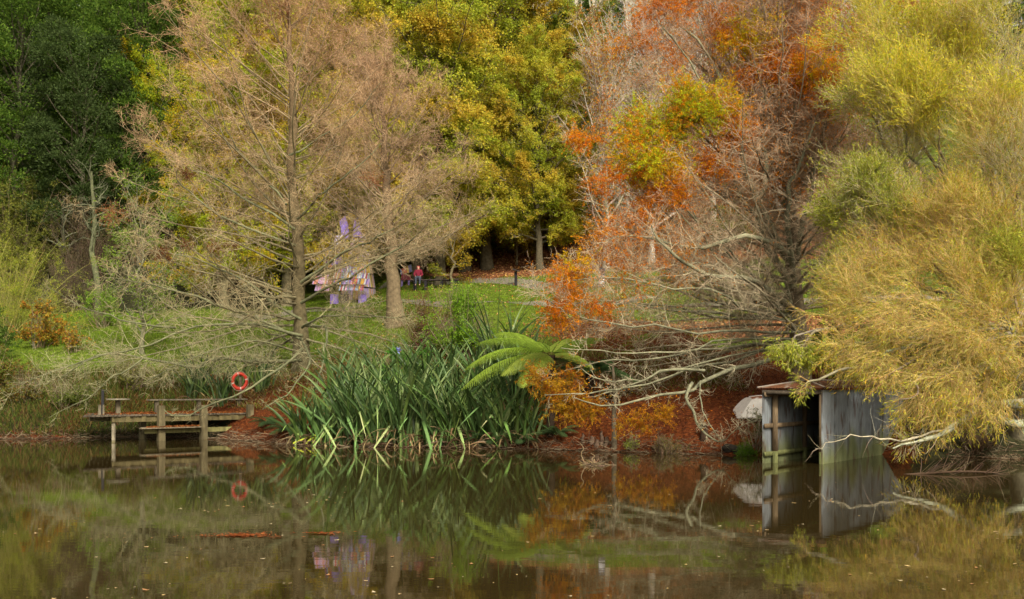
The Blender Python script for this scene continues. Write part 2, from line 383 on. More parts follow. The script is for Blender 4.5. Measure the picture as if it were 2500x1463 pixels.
# ---- bare or part bare swamp cypress ----
def cypress(seed, base, top, r0, nprim, rad_f, elev_f, label, cols, explicit=(), cnt=(20, 9, 4), twist=1.0, foliage=None, zmin=0.06, skip=None, group=None, shrivel=0, ext_n=(26, 10, 4), azf=None):
    rng = RNG(seed); base = np.asarray(base, float); top = np.asarray(top, float)
    t = thing('swamp_cypress', base, label, 'tree', group)
    low, high, tipc = [np.array(c) for c in cols]
    TL = trunk_line(base, top, 18, 0.07*twist, rng); Hh = top[2]-base[2]
    TR = r0*(np.linspace(1, 0.06, 18)**0.9); TR[0] *= 1.5; TR[1] *= 1.15
    fr = np.linspace(0, 1, 18)[:, None]
    gt = Geo(); gt.tubes(TL[None], TR[None], ((low*(1-fr)+high*fr)*np.array([0.42, 0.38, 0.36])*(1+0.12*rng.normal(size=(18, 1))))[None], sides=10); gt.build('trunk', M_BARK, t)
    # primaries
    prim = []; prr = []
    K = 9
    for i in range(nprim):
        f = zmin + (0.985-zmin)*((i+rng.random())/nprim)**1.05
        k = f*17; a = int(k); b0 = TL[a]*(1-(k-a)) + TL[min(a+1, 17)]*(k-a)
        az = rng.random()*2*np.pi if azf is None else azf(rng, f)
        Lr = rad_f(f, az)*rng.uniform(0.75, 1.12); el = math.radians(elev_f(f) + rng.normal()*7)
        d = np.array([math.cos(az)*math.cos(el), math.sin(az)*math.cos(el), math.sin(el)])
        if skip is not None and skip(b0 + d*Lr*0.7): continue
        P = [b0]; Ls = Lr/max(math.cos(el), 0.45)
        for q_ in range(1, K):
            d = nrm(d + rng.normal(size=3)*0.10*twist + np.array([0, 0, (0.05 if f > 0.2 else 0.03*(q_-4))]))
            P.append(P[-1] + d*Ls/(K-1))
        prim.append(P); prr.append((0.018+0.055*(1-f)**0.8*(r0/0.4))*np.linspace(1, 0.15, K))
    P1 = np.array(prim); R1 = np.array(prr)
    def hcol(P, n, tipmix=0.0, amt=0.22):
        z = np.clip((P[:, 0, 2]-base[2])/Hh*1.25 - 0.02 + rng.normal(size=len(P))*0.12, 0, 1)[:, None]
        c = low*(1-z)+high*z
        if tipmix: c = c*(1-tipmix*z)+tipc*tipmix*z
        return np.clip(c*(1+amt*rng.normal(size=(len(P), 1))), 0.01, 1)
    gb = Geo(); gb.tubes(P1, R1, hcol(P1, 0, 0, 0.15)*0.62, sides=6)
    EX = []; ER = []
    for path_, ra, rb in explicit:
        p = bez(path_, 14); Lx = np.linalg.norm(p[-1]-p[0]); p[1:-1] += np.cumsum(rng.normal(size=(12, 3)), 0)*0.012*Lx*np.sin(np.linspace(0.3, 2.9, 12))[:, None]
        EX.append(p); ER.append(np.linspace(ra, rb, 14))
    gtw = Geo()
    def grow(P, R, c, Lk):
        Lp = np.linalg.norm(P[:, -1]-P[:, 0], axis=-1)
        P2, R2, i2 = children(rng, P, R, c[0], Lk[0]*np.clip(Lp, 1.2, 6), (35, 75), 0.12, 1, 5, up=0.10, wob=0.16, rs=0.42, lfall=0.55, rmin=0.009, rmax=0.022, flat=0.35)
        P3_, R3, i3 = children(rng, P2, R2, c[1], Lk[1], (35, 75), 0.08, 1, 4, up=0.05, wob=0.16, rs=0.6, lfall=0.4, rmin=0.0068)
        P4, R4, i4 = children(rng, P3_, R3, c[2], Lk[2], (30, 75), 0.1, 1, 3, up=0.0, wob=0.2, rs=0.7, lfall=0.3, rmin=0.0045, tip=0.5)
        gtw.tubes(P2, R2, hcol(P2, 0, 0.2), 3); gtw.tubes(P3_, R3, hcol(P3_, 0, 0.5), 3); gtw.tubes(P4, R4, hcol(P4, 0, 0.9, 0.3), 3)
        return P2, P3_, P4
    A = grow(P1, R1, cnt, (0.30, 0.75, 0.32))
    tips = [A[2]]
    if EX:
        EXa = np.array(EX); ERa = np.array(ER)
        gb.tubes(EXa, ERa, np.clip(low[None, None]*np.array([0.92, 1.0, 0.95])*rng.uniform(0.32, 0.68, (len(EX), 14, 1)), 0, 1), sides=7)
        big = (ERa[:, 0] > 0.04) & (((EXa[:, 8, 2] > 3.1) & (base[0] > 0)) | ((base[0] < 0) & (EXa[:, -1, 2] > 1.78))); B = grow(EXa[big], ERa[big]*0.8, ext_n, (0.28, 0.8, 0.35)); tips.append(B[2])
        if (~big).any(): B = grow(EXa[~big], ERa[~big]*0.8, (10, 4, 3), (0.16, 0.35, 0.2)); tips.append(B[2])
    gb.build('branches', M_BARK, t); gtw.build('twigs', M_TWIG, t)
    if foliage is not None: foliage(rng, t, tips)
    return t

# left bare cypress
LB = hit(738, 903)
LOWC, HIGHC, TIPC = (0.31, 0.30, 0.175), (0.43, 0.315, 0.185), (0.50, 0.295, 0.165)
def lrad(f, az):
    c = math.cos(az)
    b = np.interp(f, [0, 0.12, 0.3, 0.55, 0.8, 1.0], [8.6, 8.9, 7.7, 5.4, 3.4, 0.9])
    return b*(1.15 if c < -0.2 else 0.80 if c > 0.3 else 0.85)
lelev = lambda f: np.interp(f, [0, 0.12, 0.22, 0.45, 0.75, 1], [-12, 2, 14, 30, 42, 62])
def expl(paths): return [([P3(x, y, d) for x, y, d in p], a, b) for p, a, b in paths]
LEX = expl([
    ([(735, 880, 42), (650, 890, 40), (560, 885, 38.5), (480, 898, 37.5)], 0.085, 0.045),
    ([(480, 898, 37.5), (330, 880, 37), (180, 890, 36), (20, 950, 35.5)], 0.05, 0.012),
    ([(740, 850, 42), (680, 900, 39), (570, 965, 37.5), (470, 1000, 36.5), (400, 1000, 36)], 0.06, 0.015),
    ([(738, 830, 42), (560, 745, 40), (400, 700, 38), (260, 680, 37)], 0.07, 0.015),
    ([(738, 820, 42), (600, 790, 40), (430, 800, 38), (250, 850, 36.5), (140, 930, 36)], 0.07, 0.012),
    ([(735, 780, 42), (600, 700, 41), (470, 640, 40), (330, 600, 39)], 0.065, 0.012),
    ([(722, 600, 42), (600, 540, 41), (480, 460, 40.5), (430, 410, 40)], 0.06, 0.015),
    ([(720, 560, 42), (580, 470, 42), (450, 390, 42), (340, 300, 42.5)], 0.055, 0.01),
    ([(700, 500, 42), (640, 420, 42), (560, 330, 41.5), (500, 180, 41)], 0.05, 0.01),
    ([(705, 380, 42), (770, 340, 42), (870, 260, 42), (930, 200, 42)], 0.05, 0.01),
    ([(720, 540, 42), (790, 480, 41), (870, 410, 40.5), (930, 350, 40.5)], 0.055, 0.012),
    ([(735, 690, 42), (840, 620, 41), (950, 560, 40), (1080, 500, 39.5)], 0.065, 0.012),
    ([(735, 740, 42), (830, 690, 41), (900, 660, 40), (1020, 570, 39.5), (1060, 520, 39)], 0.07, 0.015),
    ([(738, 800, 42), (800, 760, 40), (900, 750, 39), (1000, 770, 38)], 0.055, 0.012),
    ([(745, 795, 42), (790, 800, 39), (780, 870, 38), (760, 960, 37.5)], 0.065, 0.02),
    ([(738, 835, 42), (760, 880, 39), (700, 960, 37.5), (640, 1000, 37)], 0.05, 0.012),
    ([(735, 860, 42), (620, 830, 39), (500, 860, 37.5), (360, 930, 36.5)], 0.05, 0.012),
    ([(350, 875, 37), (300, 910, 36.5), (230, 960, 36), (120, 1020, 35.7)], 0.035, 0.008),
    ([(430, 800, 38), (300, 790, 37), (190, 760, 36.5), (110, 700, 36)], 0.04, 0.008),
])
def shrivelled(rng, t, tips):
    g = Geo(); tw = Geo()
    tp = np.concatenate(tips); e = tp[:, -1]
    # a thin dusting of dead needles on upper twigs
    z = (e[:, 2]-LB[2])/17
    keep = rng.random(len(e)) < np.clip(z*0.55, 0.03, 0.5)
    b = e[keep]; k = rng.integers(0, len(b), 26000); b = b[k] + rng.normal(size=(len(k), 3))*0.05
    g.cards(b, nrm(rng.normal(size=b.shape)+[0, 0, -0.4]), 0.06, 0.011, pick(rng, [(0.42, 0.20, 0.10), (0.34, 0.19, 0.10), (0.45, 0.27, 0.12)], len(b)), rng)
    for x, y, d, r, n in ((455, 425, 40, 0.30, 90), (525, 598, 39.5, 0.42, 130), (395, 628, 38.5, 0.38, 130), (460, 596, 39, 0.25, 60), (575, 600, 39.5, 0.28, 70), (275, 530, 38.5, 0.9, 140), (690, 30, 42, 1.0, 160), (900, 430, 40.5, 0.7, 100)):
        pal = [(0.16, 0.05, 0.02), (0.22, 0.08, 0.03)] if y > 200 and r < 0.6 else [(0.40, 0.15, 0.06), (0.35, 0.18, 0.08)]
        sprays(g, tw, rng, P3(x, y, d), r, n, pal, (0.2, 0.12, 0.07), L=0.25, sq=0.5)
    tw.build('dead_shoots', M_TWIG, t); g.build('dead_needles', M_NEEDLE, t)
cypress(11, LB, P3(698, -120, 42), 0.34, 96, lrad, lelev, 'large bare swamp cypress with a broad cone of grey tan twigs drooping over the jetty', (LOWC, HIGHC, TIPC), LEX, foliage=shrivelled, cnt=(18, 6, 3), ext_n=(26, 8, 3))

# second cypress, thick trunk behind
SB = hit(966, 792)
srad = lambda f, az: np.interp(f, [0, 0.25, 0.5, 0.8, 1], [3.5, 4.8, 4.2, 2.8, 0.8])
cypress(12, SB, SB+np.array([-0.8, 0, 12.5]), 0.40, 64, srad, lambda f: np.interp(f, [0, 0.3, 0.6, 1], [8, 22, 35, 60]),
        'bare swamp cypress, its thick trunk on the lawn right of the coloured sculpture', ((0.36, 0.31, 0.20), (0.42, 0.31, 0.20), (0.48, 0.30, 0.18)), cnt=(15, 7, 3), zmin=0.22)

# right cypress with orange foliage
RB = hit(1965, 868, d0=31); RD = 33.0
RB = np.array([ (1958-1250)/F*33.5, 33.5, float(H((1958-1250)/F*33.5, 33.5)) ])
def rrad(f, az):
    return np.interp(f, [0, 0.15, 0.35, 0.6, 1.0], [7.2, 7.0, 5.4, 4.2, 1.5])*(1.15 if math.cos(az) < 0 else 0.7)
CL = [  # x, y, distance, radius, sprays, palette key
    (1600, 320, 31.5, 1.15, 520, 'g'), (1680, 260, 31.5, 0.9, 340, 'g'), (1560, 400, 31.2, 0.85, 300, 'g'), (1640, 420, 31.5, 0.9, 330, 'y'),
    (1750, 270, 31.8, 0.95, 380, 'y'), (1790, 320, 32, 0.75, 240, 'o'), (1620, 470, 31.3, 0.9, 280, 'o'), (1760, 400, 32, 0.8, 170, 'o'),
    (1830, 100, 32, 1.0, 420, 'y'), (1870, 160, 32.2, 0.8, 260, 'o'), (1950, 190, 32, 1.1, 400, 'o'), (2010, 170, 31.5, 1.0, 380, 'y'), (2030, 230, 31.5, 0.9, 320, 'o'),
    (1930, 130, 33, 0.9, 240, 'o'), (2080, 30, 33, 1.5, 420, 'r'), (2200, 0, 34, 1.3, 340, 'r'), (1980, 40, 33.5, 1.2, 260, 'r'), (2300, 5, 34, 0.9, 220, 'r'),
    (1700, 30, 33, 1.3, 200, 'o'), (1600, 30, 33, 1.1, 150, 'o'), (1560, 110, 33, 0.9, 100, 'o'), (1760, 90, 33, 0.9, 110, 'o'), (1640, 150, 33, 0.7, 70, 'o'),
    (1500, 560, 31, 1.0, 120, 'o'), (1480, 470, 31, 0.8, 90, 'o'), (1590, 560, 31, 0.8, 80, 'o'), (1430, 330, 31, 0.45, 90, 'o'), (1870, 430, 33, 0.9, 80, 'o'),
    (1410, 700, 29.5, 0.75, 330, 'o'), (1360, 750, 29.3, 0.6, 230, 'o'), (1450, 740, 29.6, 0.55, 150, 'o'), (1400, 660, 29.6, 0.4, 80, 'y'), (1530, 660, 30, 0.7, 70, 'o'),
    (1320, 930, 29.5, 0.5, 150, 'o'), (1370, 985, 29.3, 0.55, 230, 'y'), (1340, 960, 29.5, 0.45, 140, 'o'), (1440, 1000, 29.2, 0.4, 110, 'o'), (1400, 930, 29.5, 0.4, 70, 'o'),
    (1570, 1030, 28.9, 0.40, 90, 'y'), (1620, 1015, 28.9, 0.38, 80, 'o'), (1530, 1035, 28.9, 0.3, 50, 'y'), (1500, 620, 30.5, 0.9, 90, 'o'), (1660, 640, 30.8, 0.6, 50, 'o'),
]
PAL = {'g': [(0.42, 0.50, 0.02), (0.50, 0.54, 0.02), (0.62, 0.44, 0.015), (0.70, 0.30, 0.01)], 'y': [(0.68, 0.44, 0.01), (0.74, 0.32, 0.008), (0.52, 0.46, 0.012)],
       'o': [(0.74, 0.235, 0.008), (0.68, 0.29, 0.01), (0.56, 0.16, 0.008)], 'r': [(0.60, 0.15, 0.01), (0.68, 0.21, 0.012), (0.46, 0.11, 0.01)], 'b': [(0.46, 0.19, 0.012), (0.40, 0.22, 0.015), (0.34, 0.11, 0.01), (0.5, 0.3, 0.015)]}
def rfol(rng, t, tips):
    g = Geo(); tw = Geo()
    for x, y, d, r, n, k in CL: sprays(g, tw, rng, P3(x, y, d), r*(1.4 if 600 < y < 800 else 1.12 if k != 'g' else 1.18), int(n*(2.5 if k == 'g' else 0.8 if 600 < y < 800 else 0.6 if k == 'r' else 1.3 if y < 900 else 0.85)), PAL['b' if y > 900 else k], (0.25, 0.13, 0.07), L=0.32, per=17, needle=0.085, nw=0.02)
    e = np.concatenate(tips)[:, -1]; cc = np.array([P3(q_[0], q_[1], q_[2]) for q_ in CL]); cr = np.array([q_[3] for q_ in CL])*1.15+0.15
    dd = np.linalg.norm((e[:, None]-cc[None])*np.array([1, 0.45, 1]), axis=-1)/cr[None]; near = dd.argmin(1); dm = dd.min(1)
    f = np.clip((e[:, 2]-8)/7, 0, 1); pr = np.exp(-(np.clip(dm-0.6, 0, 9)/0.75)**2)*0.4+0.01+0.04*f*sstep(1.0, 6.0, e[:, 0])
    keep = rng.random(len(e)) < pr; b0 = e[keep]; nb_ = near[keep]
    k = rng.integers(0, len(b0), 52000); b = b0[k] + rng.normal(size=(len(k), 3))*0.13
    keys = np.array([{'g': 0, 'y': 1, 'o': 2, 'r': 2}[q_[5]] for q_ in CL])[nb_[k]]; P_ = np.array([PAL['g'][:3], PAL['y'], PAL['o']])
    keys = np.where(rng.random(len(k)) < 0.12, 2, keys); C = P_[keys, rng.integers(0, 3, len(k))]*(1+0.22*rng.normal(size=(len(k), 1)))
    g.cards(b, nrm(rng.normal(size=b.shape)+[0, 0, -0.4]), 0.08*rng.uniform(0.6, 1.2, len(b)), 0.018, np.clip(C, 0.01, 1), rng)
    tw.build('leafy_shoots', M_TWIG, t); g.build('foliage', M_NEEDLE, t)
tx = lambda y: np.interp(y, [-150, 300, 700, 900], [1880, 1893, 1925, 1958])
REX = []
for x, y, d, r, n, k in CL:
    if (r < 0.85 and y < 600) or (r < 0.5 and y > 850): continue
    if y < 500: y0 = y+300+abs(x-1900)*0.35; y0 = min(y0, 760)
    elif y < 900: y0 = 760 + (y-600)*0.15
    else: y0 = 840
    a = (tx(y0), y0, 33); m1 = ((a[0]*0.6+x*0.4), y0*0.62+y*0.38+(15 if y < 500 else -10), 32.6); m2 = (a[0]*0.25+x*0.75, y0*0.22+y*0.78+(20 if y < 500 else -12), (d+32)/2)
    REX.append(([a, m1, m2, (x, y, d)], 0.055 if y < 900 else 0.05, 0.012))
REX += [
    ([(1925, 640, 33), (1800, 400, 32), (1780, 300, 32), (1700, 100, 33), (1600, 20, 33)], 0.11, 0.02),
    ([(1935, 700, 33), (1860, 520, 32.4), (1890, 350, 32.5), (1880, 150, 33), (1850, -60, 33)], 0.13, 0.03),
    ([(1940, 700, 33), (1920, 500, 31.8), (1960, 380, 31.4), (2010, 250, 31.4)], 0.10, 0.03),
    ([(1945, 620, 33), (1990, 450, 32), (2020, 320, 31.6), (2060, 180, 31.4)], 0.10, 0.02),
    ([(1925, 620, 32.5), (1840, 590, 31.5), (1700, 600, 30.8), (1560, 570, 30.5), (1450, 600, 30)], 0.10, 0.015),
    ([(1945, 760, 33), (1850, 690, 31.5), (1730, 680, 30.5), (1640, 630, 30), (1590, 550, 30)], 0.10, 0.02),
    ([(1950, 800, 33), (1850, 760, 31.5), (1700, 720, 30.5), (1520, 690, 29.8), (1330, 700, 29.3)], 0.05, 0.012),
    ([(1950, 810, 33), (1800, 790, 31), (1640, 800, 30), (1450, 780, 29.4), (1320, 720, 29)], 0.05, 0.012),
    ([(1950, 830, 33), (1800, 830, 31), (1650, 850, 30), (1500, 860, 29.4), (1370, 850, 29)], 0.036, 0.012),
    ([(1955, 850, 33), (1840, 890, 31), (1720, 905, 30), (1690, 940, 29.6), (1600, 965, 29.3), (1480, 985, 29), (1400, 970, 28.8)], 0.085, 0.014),
    ([(1720, 905, 30), (1640, 900, 29.5), (1560, 925, 29.3), (1450, 965, 29.1), (1330, 965, 29)], 0.045, 0.012),
    ([(1690, 935, 29.6), (1672, 970, 29.3), (1685, 1010, 29.1), (1700, 1050, 29), (1740, 1082, 28.8), (1770, 1075, 28.7)], 0.055, 0.02),
    ([(1710, 930, 29.7), (1715, 985, 29.3), (1735, 1035, 29), (1760, 1075, 28.8)], 0.025, 0.010),
    ([(1770, 1075, 28.7), (1810, 1040, 28.5), (1860, 1020, 28.3)], 0.016, 0.005),
    ([(1950, 840, 33), (1780, 850, 31), (1620, 880, 30), (1500, 900, 29.5), (1420, 900, 29)], 0.036, 0.012),
]
REX = [([P3(*p) for p in pts], a, b) for pts, a, b in REX]
def rskip(p): return p[2] < 3.5 or (p[0] > 9 and p[2] < 4.5)
cypress(13, RB, P3(1885, -160, 33.3), 0.33, 140, rrad, lambda f: np.interp(f, [0, 0.15, 0.35, 0.6, 1], [-4, 4, 18, 35, 60]),
        'half bare swamp cypress with clumps of orange and lime foliage beside the willow', ((0.45, 0.41, 0.28), (0.38, 0.28, 0.20), (0.44, 0.27, 0.17)), REX, cnt=(18, 7, 3), foliage=rfol, skip=rskip, ext_n=(24, 8, 3))

# ---- willow ----
def willow(seed, base, fork, nodes, label, limbs=(), shoots=1.0, group=None, r0=0.3):
    rng = RNG(seed); base = np.asarray(base, float); t = thing('willow', base, label, 'tree', group)
    gt = Geo(); tl = bez([base-[0, 0, 0.4], base*0.6+fork*0.4+[0.15, 0, 0], fork], 10)
    gt.tubes(tl[None], np.linspace(r0*1.3, r0*0.8, 10)[None], (0.20, 0.18, 0.12), sides=10); gt.build('trunk', M_BARK, t)
    gb = Geo(); gs = Geo(); gl = Geo()
    for pts, a, b, c in limbs:
        p = bez(pts, 16); p[1:-1] += rng.normal(size=(14, 3))*0.03
        gb.tubes(p[None], (np.linspace(a, b, 16)*(1+0.15*rng.normal(size=16)))[None], c, sides=8)
        q2, r2, _ = children(rng, p[None], np.linspace(a, b, 16)[None], 26, 1.0, (40, 80), 0.2, 1, 6, up=-0.3, wob=0.25, rs=0.25, rmin=0.005, rmax=0.012)
        gs.tubes(q2, r2, jit(rng, (0.34, 0.31, 0.22), len(q2)), 3)
    for (c, r, n, drn, leafy, pal, shc) in nodes:
        c = np.asarray(c, float); drn = np.asarray(drn, float)
        root = c - nrm(drn)*r*1.05
        mid = (fork+root)/2 + np.array([0, 0, 0.12*np.linalg.norm(root-fork)])
        lp = bez([fork, mid, root], 12); lp = lp + rng.normal(size=lp.shape)*0.05
        ll = bez([root, root*0.5+c*0.5+rng.normal(size=3)*0.15, c], 6)
        allp = np.concatenate([lp, ll[1:]]); K = len(allp)
        gb.tubes(allp[None], np.linspace(0.075, 0.012, K)[None], jit(rng, (0.24, 0.21, 0.15), 1)[0], sides=6)
        # sub branches fanning from the limb end
        m = 12; S, SR, _ = children(rng, ll[None], np.full((1, 6), 0.012), m, r*1.1, (20, 70), 0.0, 1, 6, up=0.15*np.sign(drn[2]+0.2), wob=0.15, rs=1, rmin=0.008, lfall=0.3, side=drn*0.6)
        gs.tubes(S, SR, jit(rng, np.array(shc)*0.8, m), 3)
        n1 = int(n*shoots/m)
        Q1, QR, _ = children(rng, S, SR, n1, r*0.85, (12, 55), 0.1, 1, 6, up=0.45*(1 if drn[2] > 0.1 else -0.9), wob=0.10, rs=0.45, rmin=0.0042, lfall=0.2, side=drn*0.5)
        gs.tubes(Q1, QR, jit(rng, shc, len(Q1), 0.25), 3)
        Q2, QR2, _ = children(rng, Q1, QR, 4, r*0.35, (15, 45), 0.2, 0.95, 4, up=0.25*(1 if drn[2] > 0.1 else -0.9), wob=0.10, rs=0.8, rmin=0.0032, lfall=0.2)
        gs.tubes(Q2, QR2, jit(rng, np.array(shc)*1.1, len(Q2), 0.25), 3)
        nodev = rng.uniform(0.8, 1.15)
        for Q, per in ((Q1, 8), (Q2, 5)):
            idx = np.repeat(np.arange(len(Q)), max(1, int(per*leafy*(0.65 if pal is OCH else 1.0)))); tt = 0.3+0.7*rng.random(len(idx)); K2 = Q.shape[1]
            f = tt*(K2-1); k = np.minimum(f.astype(int), K2-2); w = (f-k)[:, None]
            b = Q[idx, k]*(1-w)+Q[idx, k+1]*w; T = nrm(Q[idx, k+1]-Q[idx, k])
            D = nrm(T*0.9 + rng.normal(size=b.shape)*0.45 + [0, 0, -0.15])
            clump = 0.5+0.5*np.sin(b[:, 0]*3.1+b[:, 2]*2.7+c[0])
            keep = rng.random(len(b)) < 0.35+0.75*clump
            gl.cards(b[keep], D[keep], 0.12*rng.uniform(0.4, 1.4, keep.sum()), 0.020, pick(rng, pal, keep.sum(), 0.22)*nodev, rng)
    gb.build('branches', M_BARK, t); gs.build('shoots', M_TWIG, t); gl.build('foliage', M_LEAF, t)
    return t
YEL = [(0.72, 0.66, 0.05), (0.62, 0.62, 0.06), (0.50, 0.55, 0.05), (0.74, 0.58, 0.05)]
OCH = [(0.58, 0.46, 0.04), (0.50, 0.44, 0.05), (0.42, 0.40, 0.05), (0.58, 0.36, 0.04), (0.48, 0.52, 0.05), (0.40, 0.44, 0.05)]
GRN = [(0.38, 0.44, 0.06), (0.45, 0.50, 0.06), (0.32, 0.38, 0.06), (0.55, 0.52, 0.07)]
SH_Y, SH_O, SH_G = (0.56, 0.46, 0.13), (0.56, 0.42, 0.15), (0.48, 0.42, 0.23)
wn_ = [
    (2130, 90, 29, 1.5, 330, (-.2, 0, 1), 1.0, YEL, SH_Y), (2240, 130, 28, 1.7, 420, (-.1, -.1, 1), 1.1, YEL, SH_Y), (2340, 80, 28, 1.5, 330, (0, 0, 1), 1.0, YEL, SH_Y),
    (2180, 230, 27.5, 1.5, 380, (-.3, -.2, 1), 1.1, YEL, SH_Y), (2290, 260, 27, 1.5, 360, (-.1, -.2, 1), 0.9, YEL, SH_Y), (2100, 260, 28.5, 1.2, 200, (-.5, 0, .9), 0.7, GRN, SH_G),
    (2440, 60, 27, 1.4, 300, (.1, 0, 1), 0.05, OCH, SH_G), (2480, 170, 26.5, 1.2, 260, (.1, 0, 1), 0.3, YEL, SH_G), (2460, 240, 26, 1.4, 340, (-.2, -.2, 1), 0.9, YEL, SH_Y),
    (2400, 330, 26, 1.4, 340, (-.4, -.2, .8), 0.6, OCH, SH_O), (2470, 400, 25.5, 1.4, 320, (-.3, -.2, .7), 0.3, OCH, SH_G), (2330, 400, 27, 1.2, 220, (-.4, 0, .6), 0.3, OCH, SH_G),
    (2200, 340, 28, 1.3, 260, (-.2, 0, .9), 0.5, OCH, SH_G), (2130, 420, 28.5, 1.2, 220, (-.4, 0, .7), 0.4, GRN, SH_G),
    (2110, 470, 26.5, 1.1, 320, (-.5, -.2, .8), 1.2, GRN, SH_G), (2200, 500, 26.5, 1.2, 340, (-.2, -.2, .9), 1.1, GRN, SH_G), (2050, 540, 27.5, 0.9, 180, (-.7, -.1, .4), 0.9, GRN, SH_G),
    (2300, 500, 26, 1.3, 340, (-.2, -.2, 1), 0.9, OCH, SH_O), (2400, 500, 25.5, 1.3, 320, (-.1, -.2, 1), 0.6, OCH, SH_O), (2360, 590, 25.5, 1.3, 320, (-.5, -.2, .6), 0.6, OCH, SH_O),
    (2220, 620, 26, 1.2, 300, (-.6, -.2, .5), 0.6, OCH, SH_O), (2110, 640, 26.5, 1.2, 280, (-.7, -.2, .3), 0.5, OCH, SH_O), (2040, 640, 27, 0.8, 150, (-.8, -.1, .2), 0.7, GRN, SH_G),
    (2470, 640, 25, 1.2, 280, (-.2, -.2, .8), 1.0, GRN, SH_Y), (2450, 740, 25, 1.2, 300, (-.4, -.2, .6), 0.8, OCH, SH_O), (2330, 710, 25, 1.3, 320, (-.7, -.2, .3), 0.4, OCH, SH_O),
    (2200, 740, 25.5, 1.3, 320, (-.8, -.2, .1), 0.4, OCH, SH_O), (2080, 740, 26, 1.1, 260, (-.9, -.1, .15), 0.4, OCH, SH_O), (2030, 770, 26.5, 0.8, 150, (-.9, -.1, .1), 0.4, OCH, SH_O),
    (2400, 840, 24.5, 1.2, 300, (-.6, -.2, -.1), 0.7, OCH, SH_O), (2270, 840, 24.5, 1.3, 340, (-.8, -.2, -.2), 0.4, OCH, SH_O), (2140, 850, 25, 1.1, 280, (-.9, -.1, -.2), 0.3, OCH, SH_O),
    (2050, 860, 25.5, 0.7, 160, (-.9, -.1, -.3), 0.3, OCH, SH_O), (1960, 850, 26, 0.55, 90, (-.6, -.1, -.8), 1.6, GRN, SH_G), (1915, 860, 26, 0.45, 60, (-.5, -.1, -.8), 1.6, GRN, SH_G),
    (2480, 930, 24, 1.0, 240, (-.5, -.2, -.2), 0.7, OCH, SH_O), (2370, 930, 24, 1.1, 300, (-.7, -.2, -.4), 0.5, OCH, SH_O), (2250, 950, 24, 1.1, 280, (-.8, -.1, -.5), 0.4, OCH, SH_O),
    (2160, 925, 24.3, 0.6, 60, (-.9, -.1, -.5), 0.4, OCH, SH_O), (2270, 1040, 23.8, 0.6, 90, (-.8, -.1, -.5), 0.35, OCH, SH_O), (2210, 1075, 23.8, 0.45, 45, (-.9, -.1, -.3), 0.3, OCH, SH_G), (2330, 1010, 23.8, 0.7, 130, (-.8, -.1, -.5), 0.5, OCH, SH_O),
    (2195, 975, 24.0, 0.55, 60, (-.7, -.1, -.7), 0.7, OCH, SH_O), (2120, 900, 24.6, 0.6, 80, (-.8, -.1, -.6), 0.6, OCH, SH_O),
    (1970, 960, 24.6, 0.35, 34, (-.6, -.1, -.7), 0.5, GRN, SH_O),
]
WX = (2560-1250)/F*27.5; WBASE = np.array([WX, 28.9, float(H(WX, 28.9))])
WF = np.array([WX-0.3, 28.0, 3.2])
WL = [([WF-[0, 0, 1.5], P3(2500, 985, 25), P3(2420, 990, 24.2), P3(2375, 1010, 24), P3(2310, 1050, 23.8), P3(2250, 1075, 23.7), P3(2180, 1095, 23.6)], 0.17, 0.018, (0.36, 0.37, 0.27)),
      ([WF-[0, 0, 1.6], P3(2500, 1035, 25.5), P3(2430, 1020, 24.8), P3(2390, 1005, 24.3)], 0.13, 0.08, (0.34, 0.36, 0.26)),
      ([P3(2310, 1050, 23.8), P3(2200, 1075, 23.6), P3(2080, 1065, 23.4), P3(1990, 1095, 23.3)], 0.03, 0.006, (0.40, 0.36, 0.26)),
      ([WF, P3(2380, 700, 27.5), P3(2250, 500, 28), P3(2180, 300, 28.5)], 0.16, 0.04, (0.28, 0.26, 0.18)),
      ([WF, P3(2460, 600, 26.8), P3(2420, 350, 26.8), P3(2440, 150, 27)], 0.16, 0.04, (0.28, 0.26, 0.18))]
willow(21, WBASE, WF, [(P3(x, y, d), r, n, dr, lf, pl, sc) for x, y, d, r, n, dr, lf, pl, sc in wn_],
       'huge yellow and ochre willow spilling over the tin boat shed at the right edge', WL, shoots=1.05, r0=0.35)

